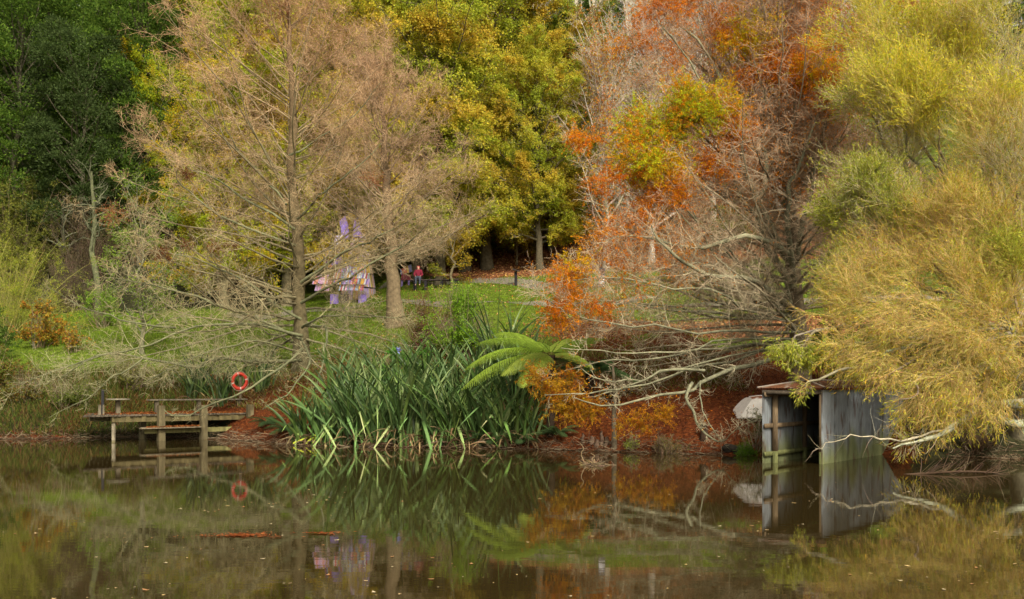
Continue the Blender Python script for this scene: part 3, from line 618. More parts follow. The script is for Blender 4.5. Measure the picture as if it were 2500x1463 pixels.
# ---- broadleaf trees with small leaves on pale twigs ----
def broadleaf(seed, base, height, rx, label, pal, twigc, nleaf=60000, leaf=0.13, zlow=0.12, name='broadleaf_tree', cnt=(34, 16, 7), group=None, r0=0.3, up=0.15, top_pal=None, lean=(0, 0), build_leaf=True, el=(15, 65), barkc=None, clump=1.0):
    rng = RNG(seed); base = np.asarray(base, float); t = thing(name, base, label, 'tree', group)
    top = base + np.array([lean[0], lean[1], height*0.93]); TL = trunk_line(base, top, 14, 0.12, rng)
    TR = r0*np.linspace(1, 0.08, 14); TR[0] *= 1.3
    bc = np.array(twigc)*0.5 if barkc is None else np.array(barkc)
    g = Geo(); g.tubes(TL[None], TR[None], bc, sides=9); g.build('trunk', M_BARK, t)
    K = 8; n = cnt[0]; P = np.empty((n, K, 3)); R = np.empty((n, K))
    for i in range(n):
        f = zlow + (0.95-zlow)*(i+rng.random())/n; k = f*13; a = int(k); b0 = TL[a]*(1-(k-a)) + TL[min(a+1, 13)]*(k-a)
        az = i*2.4+rng.normal()*0.4; e = math.radians(np.interp(f, [0, 1], el)+rng.normal()*8)
        Ln = rx*math.sqrt(max(0.08, 1-((f-0.42)/0.62)**2))*rng.uniform(0.75, 1.1)/max(0.6, math.cos(e))
        d = np.array([math.cos(az)*math.cos(e), math.sin(az)*math.cos(e), math.sin(e)]); P[i, 0] = b0
        for q_ in range(1, K):
            d = nrm(d + rng.normal(size=3)*0.12 + [0, 0, up/3]); P[i, q_] = P[i, q_-1]+d*Ln/(K-1)
        R[i] = np.linspace(r0*0.42*(1-f*0.7), 0.015, K)
    g = Geo(); g.tubes(P, R, jit(rng, bc, n, 0.15), sides=5); g.build('branches', M_BARK, t)
    tw = Geo()
    P2, R2, _ = children(rng, P, R, cnt[1], rx*0.36, (30, 70), 0.15, 1, 5, up=up, wob=0.16, rs=0.4, rmin=0.007, rmax=0.02)
    P3_, R3, _ = children(rng, P2, R2, cnt[2], rx*0.15, (30, 70), 0.15, 1, 4, up=up, wob=0.2, rs=0.6, rmin=0.005)
    tw.tubes(P2, R2, jit(rng, twigc, len(P2)), 3); tw.tubes(P3_, R3, jit(rng, twigc, len(P3_), 0.25), 3); tw.build('twigs', M_TWIG, t)
    if nleaf and build_leaf:
        gl = Geo(); N = len(P3_)
        # clumped choice of twigs: some sprays are full, others bare
        key = np.sin(P3_[:, 0, 0]*1.7+seed)+np.sin(P3_[:, 0, 2]*1.9+seed*2)+np.sin(P3_[:, 0, 1]*1.3+P3_[:, 0, 0]*0.9)
        w = np.clip(1.2+key*clump*0.6, 0.05, 3)*rng.random(N); w /= w.sum()
        idx = rng.choice(N, nleaf, p=w); tt = rng.random(nleaf); f = tt*3; k = np.minimum(f.astype(int), 2); u = (f-k)[:, None]
        b = P3_[idx, k]*(1-u)+P3_[idx, k+1]*u + rng.normal(size=(nleaf, 3))*0.1
        D = nrm(rng.normal(size=(nleaf, 3))+[0, 0, -0.5])
        pa = np.asarray(pal, float)
        reg = 0.5+0.5*np.sin(b[:, 0]*0.9+b[:, 2]*0.7+seed)*np.cos(b[:, 2]*0.5-b[:, 0]*0.4)
        kx = np.clip((reg*len(pa)+rng.normal(size=nleaf)*0.8).astype(int), 0, len(pa)-1)
        C = np.clip(pa[kx]*(1+0.2*rng.normal(size=(nleaf, 1))), 0.004, 1)
        gl.cards(b, D, leaf*rng.uniform(0.6, 1.2, nleaf), leaf*0.85, C, rng); gl.build('foliage', M_LEAF, t)
    return t
OLV = [(0.33, 0.40, 0.035), (0.42, 0.45, 0.04), (0.50, 0.47, 0.045), (0.54, 0.46, 0.045), (0.56, 0.40, 0.045)]
PALEW = (0.42, 0.36, 0.24)
b1 = hit(1190, 655); T1 = broadleaf(31, b1, 22, 6.5, 'tall olive yellow tree with pale twigs right of centre behind the lawn', OLV, PALEW, 210000, 0.145, cnt=(60, 24, 10), clump=0.55, zlow=0.13, r0=0.40, lean=(-1.2, 0), el=(-2, 60), barkc=(0.10, 0.085, 0.055))
b2 = hit(905, 640); T2 = broadleaf(32, b2, 25, 7.0, 'tall olive yellow tree rising behind the coloured plank sculpture', OLV, (0.46, 0.40, 0.27), 210000, 0.145, cnt=(60, 24, 10), clump=0.55, zlow=0.1, r0=0.4, el=(-2, 60), barkc=(0.10, 0.085, 0.055))
b3 = hit(560, 640); T3 = broadleaf(33, b3, 20, 7.0, 'yellow green tree showing leafy edges behind the left bare cypress', [(0.32, 0.40, 0.02), (0.40, 0.44, 0.025), (0.48, 0.44, 0.025), (0.54, 0.38, 0.025)], (0.40, 0.35, 0.22), 170000, 0.14, cnt=(54, 20, 8), clump=0.6, el=(0, 60), r0=0.36)
def copy_tree(src, loc, label, rz=0.0, sc=1.0):
    c = src.copy(); COL.objects.link(c); c['label'] = label; c.location = [float(v) for v in loc]; c.rotation_euler = (0, 0, rz); c.scale = (sc, sc, sc)
    for ch in list(src.children): d = ch.copy(); COL.objects.link(d); d.parent = c
    return c
def gpt(x, d): X = (x-1250)/F*d; return np.array([X, d, float(H(X, d))])
copy_tree(T3, gpt(545, 63), 'yellow green tree nearest the dark forest, behind the left tips of the bare cypress', 2.0, 0.66)
copy_tree(T3, gpt(700, 66), 'yellow green tree behind the trunk of the left bare cypress', 4.0, 0.95)
copy_tree(T1, gpt(1075, 63), 'olive tree at the front of the leafy group right of the thick trunk', 4.9, 0.85)
copy_tree(T1, gpt(1318, 65), 'broad olive yellow tree at the right front of the leafy group', 1.1, 0.60)
copy_tree(T2, gpt(1135, 68), 'broad olive yellow tree just left of the tall trunk in the leafy group', 3.4, 0.95)
copy_tree(T1, gpt(965, 71), 'broad olive yellow tree above the thick cypress trunk', 5.9, 0.95)
copy_tree(T2, gpt(1020, 66), 'olive yellow tree with low limbs right behind the bench', 5.1, 0.8)
copy_tree(T2, gpt(1345, 70), 'olive tree with low limbs above the brown leaf slope', 2.6, 0.55)
copy_tree(T1, gpt(1060, 73), 'olive yellow tree filling the middle between the two tallest leafy trees', 2.1, 0.98)
copy_tree(T2, gpt(1330, 76), 'olive tree behind the right shoulder of the big leafy group', 1.2, 0.55)
copy_tree(T2, gpt(780, 74), 'olive yellow tree behind the top right side of the left bare cypress', 4.0, 0.9)
copy_tree(T1, gpt(960, 84), 'olive tree farther back in the middle of the leafy group', 0.6, 1.0)
copy_tree(T1, gpt(1130, 86), 'olive tree farther back behind the tall trunk of the leafy group', 3.6, 0.98)
b4 = b1+np.array([6.2, 3.0, 0]); b4[2] = H(b4[0], b4[1]); broadleaf(34, b4, 14.0, 4.6, 'green and olive tree with drooping leafy edge beside the bare pale trees', [(0.13, 0.20, 0.02), (0.20, 0.26, 0.025), (0.30, 0.26, 0.03), (0.38, 0.19, 0.03)], PALEW, 110000, 0.15, cnt=(46, 18, 8), el=(0, 60), clump=0.7)
b5 = hit(1103, 702); broadleaf(35, b5, 5.0, 1.5, 'slim young tree wrapped in yellow green creeper by the bench', [(0.24, 0.27, 0.03), (0.32, 0.30, 0.03), (0.40, 0.28, 0.03)], (0.3, 0.25, 0.15), 5200, 0.10, cnt=(16, 8, 5), r0=0.10, zlow=0.08)
b6 = hit(1225, 650); b6 = b6+[1.0, 0.5, 0]; broadleaf(36, b6, 6.0, 2.0, 'small tree with golden leaves in front of the tall olive tree trunk', [(0.45, 0.33, 0.03), (0.42, 0.26, 0.03), (0.30, 0.27, 0.03)], PALEW, 6500, 0.12, cnt=(18, 9, 5), r0=0.09, zlow=0.12)
b7 = hit(600, 590); b7 = np.array([b7[0]+1, b7[1]+6, 0]); b7[2] = H(b7[0], b7[1]); broadleaf(37, b7, 23, 6.0, 'tall yellow leafed tree whose top shows above the left bare cypress', [(0.30, 0.32, 0.03), (0.24, 0.29, 0.02), (0.40, 0.30, 0.04)], (0.40, 0.35, 0.22), 120000, 0.16, cnt=(44, 18, 8), r0=0.33)

# pale bare trees behind the orange cypress
def bare(seed, x, y, h, r, label, c=(0.56, 0.50, 0.42), cnt=(52, 20, 9), el=(30, 75), up=0.25, name='bare_tree', d=None, leaves=0, pal=None, zlow=0.12, group=None, r0=0.22):
    b = hit(x, y) if d is None else np.array([(x-1250)/F*d, d, float(H((x-1250)/F*d, d))])
    return broadleaf(seed, b, h, r, label, pal or [(0.5, 0.2, 0.04), (0.5, 0.35, 0.05)], c, leaves, 0.13, zlow, name, cnt, group, r0, up, el=el, barkc=np.array(c)*0.8)
bare(41, 1590, 600, 17, 6.2, 'pale leafless tree with a haze of white twigs left of the orange cypress', d=66, leaves=2500)
BARE1 = bare(42, 1740, 600, 19, 6.5, 'pale leafless tree seen through the orange cypress branches', d=70)
bare(43, 1480, 600, 13, 4.0, 'pale leafless tree with scattered orange leaves beside the olive tree', d=63, leaves=6000, c=(0.5, 0.42, 0.33))
bare(44, 1900, 600, 21, 7, 'pale leafless tree showing between the orange cypress and the willow', d=70, c=(0.5, 0.45, 0.38))
bare(45, 2150, 600, 22, 7, 'grey leafless tree standing behind the top of the willow', d=66, c=(0.45, 0.40, 0.32))
for i, (x, d, h, l) in enumerate([(1405, 82, 24, 'slender white poplar with bare upright branches, nearest the olive tree'), (1450, 84, 26, 'slender white poplar with bare upright branches, middle of the row'), (1530, 80, 25, 'slender white poplar with bare upright branches, right end of the row')]):
    bare(46+i, x, 0, h, 1.9, l, c=(0.62, 0.58, 0.48), cnt=(60, 12, 5), el=(68, 82), up=0.12, name='poplar', d=d, zlow=0.25, group='bare poplars on the hill', r0=0.2)
bare(49, 1290, 0, 21, 4.2, 'thin bare tree in front of the distant pale pine', c=(0.5, 0.46, 0.38), cnt=(26, 10, 4), el=(40, 70), name='bare_tree', d=80, zlow=0.3)
bare(50, 1640, 0, 27, 6, 'tall white bare tree at the top behind the orange cypress', c=(0.6, 0.56, 0.48), cnt=(48, 16, 7), el=(50, 78), d=82)

for x, d, rz, sc, l in ((700, 92, 1.0, 1.15, 'olive tree on the hill behind the coloured sculpture'), (860, 96, 2.0, 1.1, 'olive tree on the hill second from the left'), (1000, 94, 3.0, 1.1, 'olive tree on the hill in the middle of the row'), (1110, 98, 4.0, 1.05, 'olive tree on the hill right of the middle'), (1225, 92, 5.0, 0.6, 'lower olive tree on the hill beside the gap with the pines')):
    copy_tree(T2 if x % 20 else T1, gpt(x, d), l, rz, sc)
for x, d, rz, sc, l in ((930, 80, 1.0, 1.0, 'pale leafless tree mixed among the olive trees, left one'), (1110, 79, 2.4, 0.95, 'pale leafless tree mixed among the olive trees, middle one'), (1290, 78, 4.4, 0.8, 'pale leafless tree mixed among the olive trees, right one')):
    copy_tree(BARE1, gpt(x, d), l, rz, sc)
# ---- evergreens: puffs of leaf clumps on limbs ----
def evergreen_mesh(seed, h, r, pal, puffs=52, per=1050, leaf=0.2, trunkc=(0.13, 0.12, 0.08), low=0.16):
    rng = RNG(seed)
    gt = Geo(); TL = trunk_line(np.zeros(3), np.array([rng.normal()*0.6, rng.normal()*0.6, h*0.93]), 12, 0.2, rng, 0.6)
    gt.tubes(TL[None], (0.26*np.linspace(1, 0.15, 12))[None], trunkc, sides=8)
    gf = Geo(); gb = Geo()
    for i in range(puffs):
        f = low+(1-low)*((i+rng.random())/puffs)**0.85
        rr = r*math.sqrt(max(0.03, 1-((f-0.6)/0.45)**2 if f > 0.6 else 1-((0.6-f)/0.75)**2))
        az = i*2.399+rng.normal()*0.3; rad = rr*rng.uniform(0.5, 1.0)
        c = np.array([math.cos(az)*rad, math.sin(az)*rad, h*f])
        pr = rng.uniform(0.8, 1.7)*r/4.2
        k = min(f-0.12, 0.99)*11; a = int(k); b0 = TL[a]*(1-(k-a))+TL[min(a+1, 11)]*(k-a)
        p = bez([b0, (b0+c)/2+rng.normal(size=3)*0.3, c], 7); gb.tubes(p[None], np.linspace(0.09, 0.02, 7)[None], trunkc, sides=5)
        m = int(per*rng.uniform(0.7, 1.2)); v = nrm(rng.normal(size=(m, 3))+[0, 0, 0.35])
        lump = 1+0.22*np.sin(v[:, 0]*5+i)+0.2*np.sin(v[:, 1]*6+i*2)+0.2*np.sin(v[:, 2]*7+i)
        q_ = c + v*(pr*lump*rng.uniform(0.55, 1.05, m)**0.7)[:, None]*np.array([1.15, 1.15, 0.62])
        D = nrm(v+rng.normal(size=v.shape)*0.5+[0, 0, 0.3])
        C = pick(rng, pal, m, 0.25)*rng.uniform(0.85, 1.15)
        gf.cards(q_, D, leaf*rng.uniform(0.6, 1.3, m), leaf*0.42, C, rng)
    return gt, gb, gf
EG1 = [(0.07, 0.14, 0.02), (0.10, 0.18, 0.025), (0.14, 0.22, 0.03)]
EG2 = [(0.05, 0.085, 0.025), (0.065, 0.10, 0.03), (0.08, 0.12, 0.035)]
EG3 = [(0.10, 0.15, 0.06), (0.13, 0.18, 0.07), (0.16, 0.2, 0.09)]
EGP = [evergreen_mesh(61, 20, 4.3, EG1), evergreen_mesh(62, 18, 4.0, EG2, puffs=46), evergreen_mesh(63, 22, 4.6, EG1, puffs=58), evergreen_mesh(64, 19, 4.4, EG3, puffs=50, leaf=0.2)]
EGO = [None]*4
def place_ever(v, x, d, label, s=1.0, rz=0.0, group='evergreens on the dark hillside'):
    X = (x-1250)/F*d; z = float(H(X, d))
    if EGO[v] is None:
        t = thing('evergreen_tree', (0, 0, 0), label, 'tree', group); gt, gb, gf = EGP[v]
        gt.build('trunk', M_BARK, t); gb.build('branches', M_BARK, t); gf.build('crown', M_LEAF, t); EGO[v] = t
    else:
        src = EGO[v]; t = src.copy(); COL.objects.link(t); t['label'] = label; t['group'] = group
        for ch in list(src.children): c = ch.copy(); COL.objects.link(c); c.parent = t
    t.location = (X, d, z); t.scale = (s, s, s); t.rotation_euler = (0, 0, rz); t['group'] = group
    return t
ev = [
    (2, 20, 72, 1.0, 'dark evergreen at the left edge, nearest the olive bushes'), (0, 100, 76, 1.02, 'dark evergreen second from the left edge of the forest'),
    (1, 190, 71, 0.95, 'evergreen with a pale lichened trunk at the front of the forest'), (0, 270, 78, 1.05, 'evergreen with a rounded light topped crown near the front of the forest'),
    (2, 340, 74, 0.95, 'evergreen with a shadowed lower crown behind the bare grey shrub'), (0, 420, 80, 1.1, 'bright green evergreen beside the left bare cypress'),
    (2, 480, 88, 1.05, 'evergreen whose crown edge meets the sky gap at the left'), (1, -60, 78, 1.05, 'dark evergreen cut by the left picture edge'),
    (1, 60, 88, 1.1, 'evergreen in the second row at the far left'), (2, 150, 92, 1.05, 'evergreen in the second row above the rounded crown'), (0, 235, 95, 1.1, 'evergreen in the second row with grey limbs at its top'),
    (1, 330, 93, 1.15, 'evergreen in the second row behind the bright green crown'), (0, 30, 104, 1.15, 'evergreen at the top left corner of the forest'), (2, 390, 103, 1.0, 'evergreen behind the bright green crown at the top'),
    (1, 560, 98, 0.9, 'evergreen glimpsed behind the top of the left bare cypress'),
]
for i, (v, x, d, s, l) in enumerate(ev): place_ever(v, x, d, l, s, i*1.7)
for i, (v, x, d, s, l) in enumerate([
    (3, 1300, 100, 0.95, 'pale grey green pine seen in the gap right of the olive tree'), (3, 1350, 112, 1.1, 'pale green pine farther up the hill in the gap'), (0, 1480, 106, 1.1, 'bright green tree behind the white poplars'),
    (0, 1400, 104, 0.8, 'yellow green tree between the pale pine and the white poplars'), (3, 1240, 115, 1.2, 'hazy pine on the ridge left of the gap'), (3, 1580, 112, 1.1, 'pale green tree on the ridge behind the orange cypress'),
    (3, 1720, 108, 1.1, 'green tree on the ridge above the pale bare trees'), (1, 1880, 104, 1.0, 'dark green tree behind the orange cypress top'), (3, 2050, 100, 1.0, 'green tree behind the meeting of cypress and willow'),
    (0, 2250, 92, 1.0, 'green tree behind the willow top'), (1, 2420, 88, 1.0, 'green tree behind the right side of the willow'), (0, 2600, 80, 1.0, 'green tree beyond the right picture edge of the willow')]):
    place_ever(v, x, d, l, s, i*2.1+0.4, 'trees on the ridge behind the bare trees')

for i, (v, x, d, s_) in enumerate([(0, 2720, 50, 0.85), (3, 2900, 60, 1.0), (1, 2860, 42, 0.7), (2, 2720, 78, 1.1), (0, 3200, 66, 1.0), (3, 3000, 84, 1.1), (2, 3350, 72, 1.0), (0, 2820, 48, 0.7), (1, 3250, 52, 0.8), (2, -220, 66, 1.0), (0, -380, 60, 0.9), (1, -300, 78, 1.0), (0, -550, 66, 1.0), (2, -160, 90, 1.1)]):
    place_ever(v, x, d, ('evergreen in the wood beyond the '+('right' if x > 1250 else 'left')+' picture edge, '+['nearest', 'second', 'third', 'fourth', 'fifth', 'sixth', 'seventh', 'eighth', 'ninth', 'first', 'tenth', 'eleventh', 'twelfth', 'last'][i]+' of its row'), s_, i*1.3, 'trees beyond the picture edges')
# ---- shrubs ----
def shrub(seed, x, y, h, r, label, pal, twigc=(0.25, 0.2, 0.13), nleaf=6000, leaf=0.07, nstem=26, d=None, name='shrub', lw=0.6, up=0.1, dens=(9, 6), droop=0.0, cat='shrub', group=None):
    rng = RNG(seed); b = hit(x, y) if d is None else np.array([(x-1250)/F*d, d, float(H((x-1250)/F*d, d))])
    t = thing(name, b, label, cat, group)
    az = rng.random(nstem)*2*np.pi; e = np.radians(rng.uniform(25, 88, nstem)); L = np.where(e > 1.1, h, np.maximum(r, h*0.75))*rng.uniform(0.65, 1.05, nstem)
    D = np.stack([np.cos(az)*np.cos(e), np.sin(az)*np.cos(e), np.sin(e)], -1); K = 7; P = np.empty((nstem, K, 3))
    P[:, 0] = b + np.column_stack([rng.normal(size=(nstem, 2))*r*0.12, np.full(nstem, -0.1)]); dd = D
    for k in range(1, K): dd = nrm(dd+rng.normal(size=(nstem, 3))*0.1+[0, 0, up-droop*k/K]); P[:, k] = P[:, k-1]+dd*(L/(K-1))[:, None]
    R = np.linspace(0.02, 0.006, K)[None]*np.ones((nstem, 1))
    g = Geo(); g.tubes(P, R, jit(rng, twigc, nstem), 4)
    P2, R2, _ = children(rng, P, R, dens[0], L.mean()*0.35, (25, 65), 0.2, 1, 5, up=up-droop, wob=0.15, rs=0.5, rmin=0.004)
    P3_, R3, _ = children(rng, P2, R2, dens[1], L.mean()*0.15, (25, 65), 0.2, 1, 3, up=up-droop, wob=0.2, rs=0.6, rmin=0.003)
    g.tubes(P2, R2, jit(rng, twigc, len(P2)), 3); g.tubes(P3_, R3, jit(rng, twigc, len(P3_)), 3); g.build('stems', M_TWIG, t)
    if nleaf:
        A = P3_; N = len(A); key = np.clip(1+0.7*np.sin(A[:, 0, 0]*4+seed)+0.7*np.sin(A[:, 0, 2]*4.4+seed), 0.1, 3); key /= key.sum()
        idx = rng.choice(N, nleaf, p=key); u = rng.random((nleaf, 1)); bb = A[idx, 0]*(1-u)+A[idx, -1]*u + rng.normal(size=(nleaf, 3))*0.03
        T = nrm(A[idx, -1]-A[idx, 0]); D = nrm(T*0.5+rng.normal(size=bb.shape)*0.6+[0, 0, -droop])
        gl = Geo(); gl.cards(bb, D, leaf*rng.uniform(0.6, 1.3, nleaf), leaf*lw, pick(rng, pal, nleaf, 0.22), rng); gl.build('foliage', M_LEAF, t)
    return t
OLIVE = [(0.20, 0.23, 0.04), (0.26, 0.26, 0.05), (0.15, 0.18, 0.03)]
LIME = [(0.20, 0.38, 0.03), (0.27, 0.44, 0.03), (0.16, 0.30, 0.03)]
YG = [(0.34, 0.42, 0.04), (0.45, 0.46, 0.04), (0.26, 0.36, 0.04)]
GOLD = [(0.42, 0.26, 0.03), (0.36, 0.28, 0.04), (0.40, 0.17, 0.03), (0.25, 0.24, 0.04)]
sh = [
    (70, 15, 830, 6.4, 2.8, 'yellow green weeping shrub at the left edge', YG, dict(nleaf=26000, leaf=0.09, lw=0.22, nstem=50, droop=0.35, dens=(14, 8), twigc=(0.35, 0.33, 0.1))),
    (71, -60, 900, 4.6, 2.2, 'dark green leafy shrub cut by the left picture edge', [(0.07, 0.14, 0.02), (0.12, 0.2, 0.03)], dict(nleaf=14000, leaf=0.1)),
    (72, 30, 700, 7.8, 3.8, 'tall olive shrub above the yellow weeping shrub', OLIVE, dict(nleaf=38000, leaf=0.13, nstem=70)),
    (73, 120, 660, 7.0, 4.0, 'olive green shrub below the dark forest', OLIVE, dict(nleaf=38000, leaf=0.13, nstem=70)),
    (74, 215, 690, 5.6, 3.4, 'brownish thicket shrub between the olive shrubs and the cypress tips', [(0.13, 0.10, 0.05), (0.12, 0.12, 0.05)], dict(nleaf=9000, leaf=0.08, nstem=60, dens=(14, 8), twigc=(0.17, 0.12, 0.085))),
    (75, 170, 760, 3.6, 2.6, 'dusky brown shrub with few leaves above the lawn edge', [(0.10, 0.10, 0.04)], dict(nleaf=5000, leaf=0.08, nstem=60, dens=(14, 8), twigc=(0.15, 0.11, 0.08))),
    (76, 95, 850, 2.9, 1.3, 'shrub with golden brown leaves at the left lawn edge', GOLD, dict(nleaf=3200, leaf=0.12, lw=0.8, nstem=20)),
    (77, 180, 860, 1.9, 0.8, 'small golden leafed sapling right of the brown leafed shrub', GOLD, dict(nleaf=800, leaf=0.11, lw=0.8, nstem=10)),
    (78, 250, 800, 2.8, 1.6, 'lime leafed shrub tangled in the cypress branch tips', LIME, dict(nleaf=5000, leaf=0.07)),
    (79, 235, 650, 6.0, 2.8, 'green shrub in front of the pale forest trunk', [(0.16, 0.24, 0.04), (0.22, 0.28, 0.05)], dict(nleaf=14000, leaf=0.09, nstem=34)),
    (80, 330, 640, 5.5, 3.0, 'shrub with yellow green leaves behind the left cypress', [(0.24, 0.30, 0.04), (0.32, 0.32, 0.05)], dict(nleaf=13000, leaf=0.10)),
    (81, 420, 690, 4.4, 3.0, 'brown twiggy shrub behind the middle of the left cypress', [(0.22, 0.2, 0.06), (0.28, 0.24, 0.06)], dict(nleaf=9000, leaf=0.09, twigc=(0.28, 0.2, 0.14), nstem=50)),
    (82, 520, 700, 4.6, 3.0, 'olive shrub behind the left cypress above the jetty', OLIVE, dict(nleaf=12000, leaf=0.1)),
    (83, 640, 690, 5.0, 3.0, 'olive shrub left of the coloured sculpture', [(0.2, 0.2, 0.04), (0.26, 0.23, 0.05)], dict(nleaf=12000, leaf=0.1)),
    (84, 730, 640, 5.5, 3.0, 'yellow olive shrub behind the coloured sculpture', [(0.25, 0.24, 0.03), (0.3, 0.25, 0.04)], dict(nleaf=14000, leaf=0.1)),
    (85, 1135, 800, 3.0, 1.7, 'bright lime green shrub on the bank behind the flax', LIME, dict(nleaf=26000, leaf=0.075, nstem=60, dens=(12, 7), d=42.5)),
    (86, 1100, 760, 3.0, 1.4, 'thin lime green shrub behind the dense lime shrub', YG, dict(nleaf=5000, leaf=0.06, d=46)),
    (87, 1040, 800, 2.6, 1.7, 'brown twiggy shrub between the thick trunk and the lime shrub', [(0.16, 0.14, 0.03), (0.22, 0.14, 0.04)], dict(nleaf=4500, leaf=0.06, nstem=50, twigc=(0.16, 0.08, 0.06), d=44.5)),
    (88, 1005, 850, 2.0, 0.9, 'small plant with broad light green leaves behind the flax', [(0.14, 0.36, 0.05), (0.2, 0.44, 0.07)], dict(nleaf=1600, leaf=0.2, lw=1.0, nstem=24, d=36.5)),
    (89, 60, 985, 1.8, 1.4, 'tangled weedy shrub on the left bank near the water', [(0.12, 0.16, 0.03), (0.2, 0.2, 0.04), (0.22, 0.12, 0.03)], dict(nleaf=7000, leaf=0.07, nstem=36)),
    (90, 170, 1000, 1.5, 1.4, 'green weedy shrub on the bank left of the jetty', [(0.12, 0.17, 0.03), (0.18, 0.22, 0.04)], dict(nleaf=6000, leaf=0.07, nstem=36)),
    (91, -20, 960, 2.2, 1.4, 'leafy shrub cut by the left edge beside the water', [(0.14, 0.2, 0.03), (0.25, 0.16, 0.04)], dict(nleaf=6000, leaf=0.08)),
    (92, 320, 950, 1.4, 1.6, 'brushy undergrowth shrub behind the round jetty table', OLIVE, dict(nleaf=7000, leaf=0.06, nstem=40)),
    (93, 420, 940, 1.2, 1.4, 'low undergrowth shrub behind the jetty bench', OLIVE, dict(nleaf=5000, leaf=0.06, nstem=30)),
    (94, 1100, 640, 3.6, 1.8, 'yellow leafed shrub right of the bench under the olive trees', GOLD, dict(nleaf=6000, leaf=0.10)),
    (95, 1150, 620, 4.0, 2.6, 'green shrub in the shade under the olive trees', [(0.24, 0.28, 0.04), (0.32, 0.30, 0.04)], dict(nleaf=16000, leaf=0.12)),
    (96, 1000, 640, 4.0, 3.0, 'dark shrub behind the seated person', [(0.08, 0.11, 0.03), (0.13, 0.14, 0.04)], dict(nleaf=12000, leaf=0.12)),
    (97, 1320, 600, 5.4, 3.4, 'olive shrub on the brown leaf slope', [(0.30, 0.32, 0.04), (0.38, 0.34, 0.04), (0.42, 0.28, 0.04)], dict(nleaf=18000, leaf=0.12)),
    (110, 1255, 615, 5.2, 2.8, 'yellow olive shrub behind the sign post under the leafy trees', [(0.34, 0.34, 0.04), (0.42, 0.34, 0.04)], dict(nleaf=16000, leaf=0.12)),
    (111, 1400, 585, 5.0, 3.0, 'olive shrub with pale stems left of the rusty leafed shrub', [(0.30, 0.32, 0.04), (0.38, 0.30, 0.04)], dict(nleaf=14000, leaf=0.12, twigc=(0.40, 0.36, 0.26))),
    (98, 1420, 600, 3.8, 2.8, 'rusty leafed shrub on the brown leaf slope', [(0.35, 0.14, 0.04), (0.3, 0.2, 0.05), (0.2, 0.18, 0.05)], dict(nleaf=9000, leaf=0.12)),
    (99, 1600, 600, 4.2, 3.2, 'brown orange shrub behind the left limbs of the orange cypress', [(0.35, 0.14, 0.04), (0.25, 0.18, 0.06)], dict(nleaf=8000, leaf=0.12)),
    (100, 1780, 610, 4.2, 3.2, 'olive brown shrub behind the orange cypress trunk', OLIVE, dict(nleaf=9000, leaf=0.12)),
    (101, 1625, 1118, 0.8, 0.7, 'twiggy plant growing at the water edge under the hanging branch', [(0.16, 0.17, 0.04), (0.2, 0.13, 0.04)], dict(nleaf=700, leaf=0.05, nstem=40, twigc=(0.2, 0.15, 0.09), d=29.9)),
    (102, 1548, 1112, 0.6, 0.4, 'sparse green plant at the water edge left of the twiggy plant', [(0.25, 0.3, 0.05)], dict(nleaf=350, leaf=0.06, nstem=16, d=30.6)),
    (103, 1822, 1072, 0.5, 0.42, 'grassy green tuft beside the left wall of the boat shed', [(0.10, 0.22, 0.02), (0.16, 0.28, 0.03)], dict(nleaf=2600, leaf=0.14, lw=0.08, nstem=30, d=29.0)),
    (104, 1845, 1015, 1.3, 0.45, 'thin dark leafed sapling in front of the upturned boat', [(0.06, 0.11, 0.04), (0.1, 0.15, 0.05)], dict(nleaf=500, leaf=0.07, lw=0.3, nstem=9, d=29.3)),
    (105, 2080, 880, 2.2, 1.6, 'green shrub behind the boat shed roof', [(0.14, 0.2, 0.04), (0.2, 0.24, 0.05)], dict(nleaf=8000, leaf=0.09, d=34)),
    (106, 2250, 900, 2.6, 2.2, 'dark shrub behind the boat shed and under the willow', [(0.07, 0.1, 0.03), (0.12, 0.13, 0.04)], dict(nleaf=10000, leaf=0.1, d=33.5)),
    (107, 2400, 930, 3.0, 2.2, 'dark shrub under the willow at the right', [(0.07, 0.1, 0.03), (0.12, 0.13, 0.04)], dict(nleaf=10000, leaf=0.1, d=31.5)),
    (108, 2510, 960, 3.0, 2.0, 'leafy shrub cut by the right picture edge under the willow', [(0.10, 0.16, 0.03), (0.16, 0.2, 0.04)], dict(nleaf=10000, leaf=0.1, d=30)),
    (109, 2380, 1085, 0.9, 1.0, 'low brown brush at the water edge under the willow', [(0.12, 0.09, 0.03)], dict(nleaf=900, leaf=0.05, nstem=40, twigc=(0.14, 0.09, 0.06), d=28.4)),
]
for s_, x, y, h, r, l, pal, kw in sh: shrub(s_, x, y, h, r, l, pal, **kw)

# grey bare shrub in front of the forest, left
b = hit(330, 560, d0=50); broadleaf(55, np.array([(345-1250)/F*50, 50.0, float(H((345-1250)/F*50, 50.0))]), 7.0, 2.6, 'grey lichened bare small tree left of the cypress', [(0.2, 0.3, 0.04)], (0.36, 0.36, 0.22), 5500, 0.1, cnt=(26, 12, 6), name='bare_tree', r0=0.12)
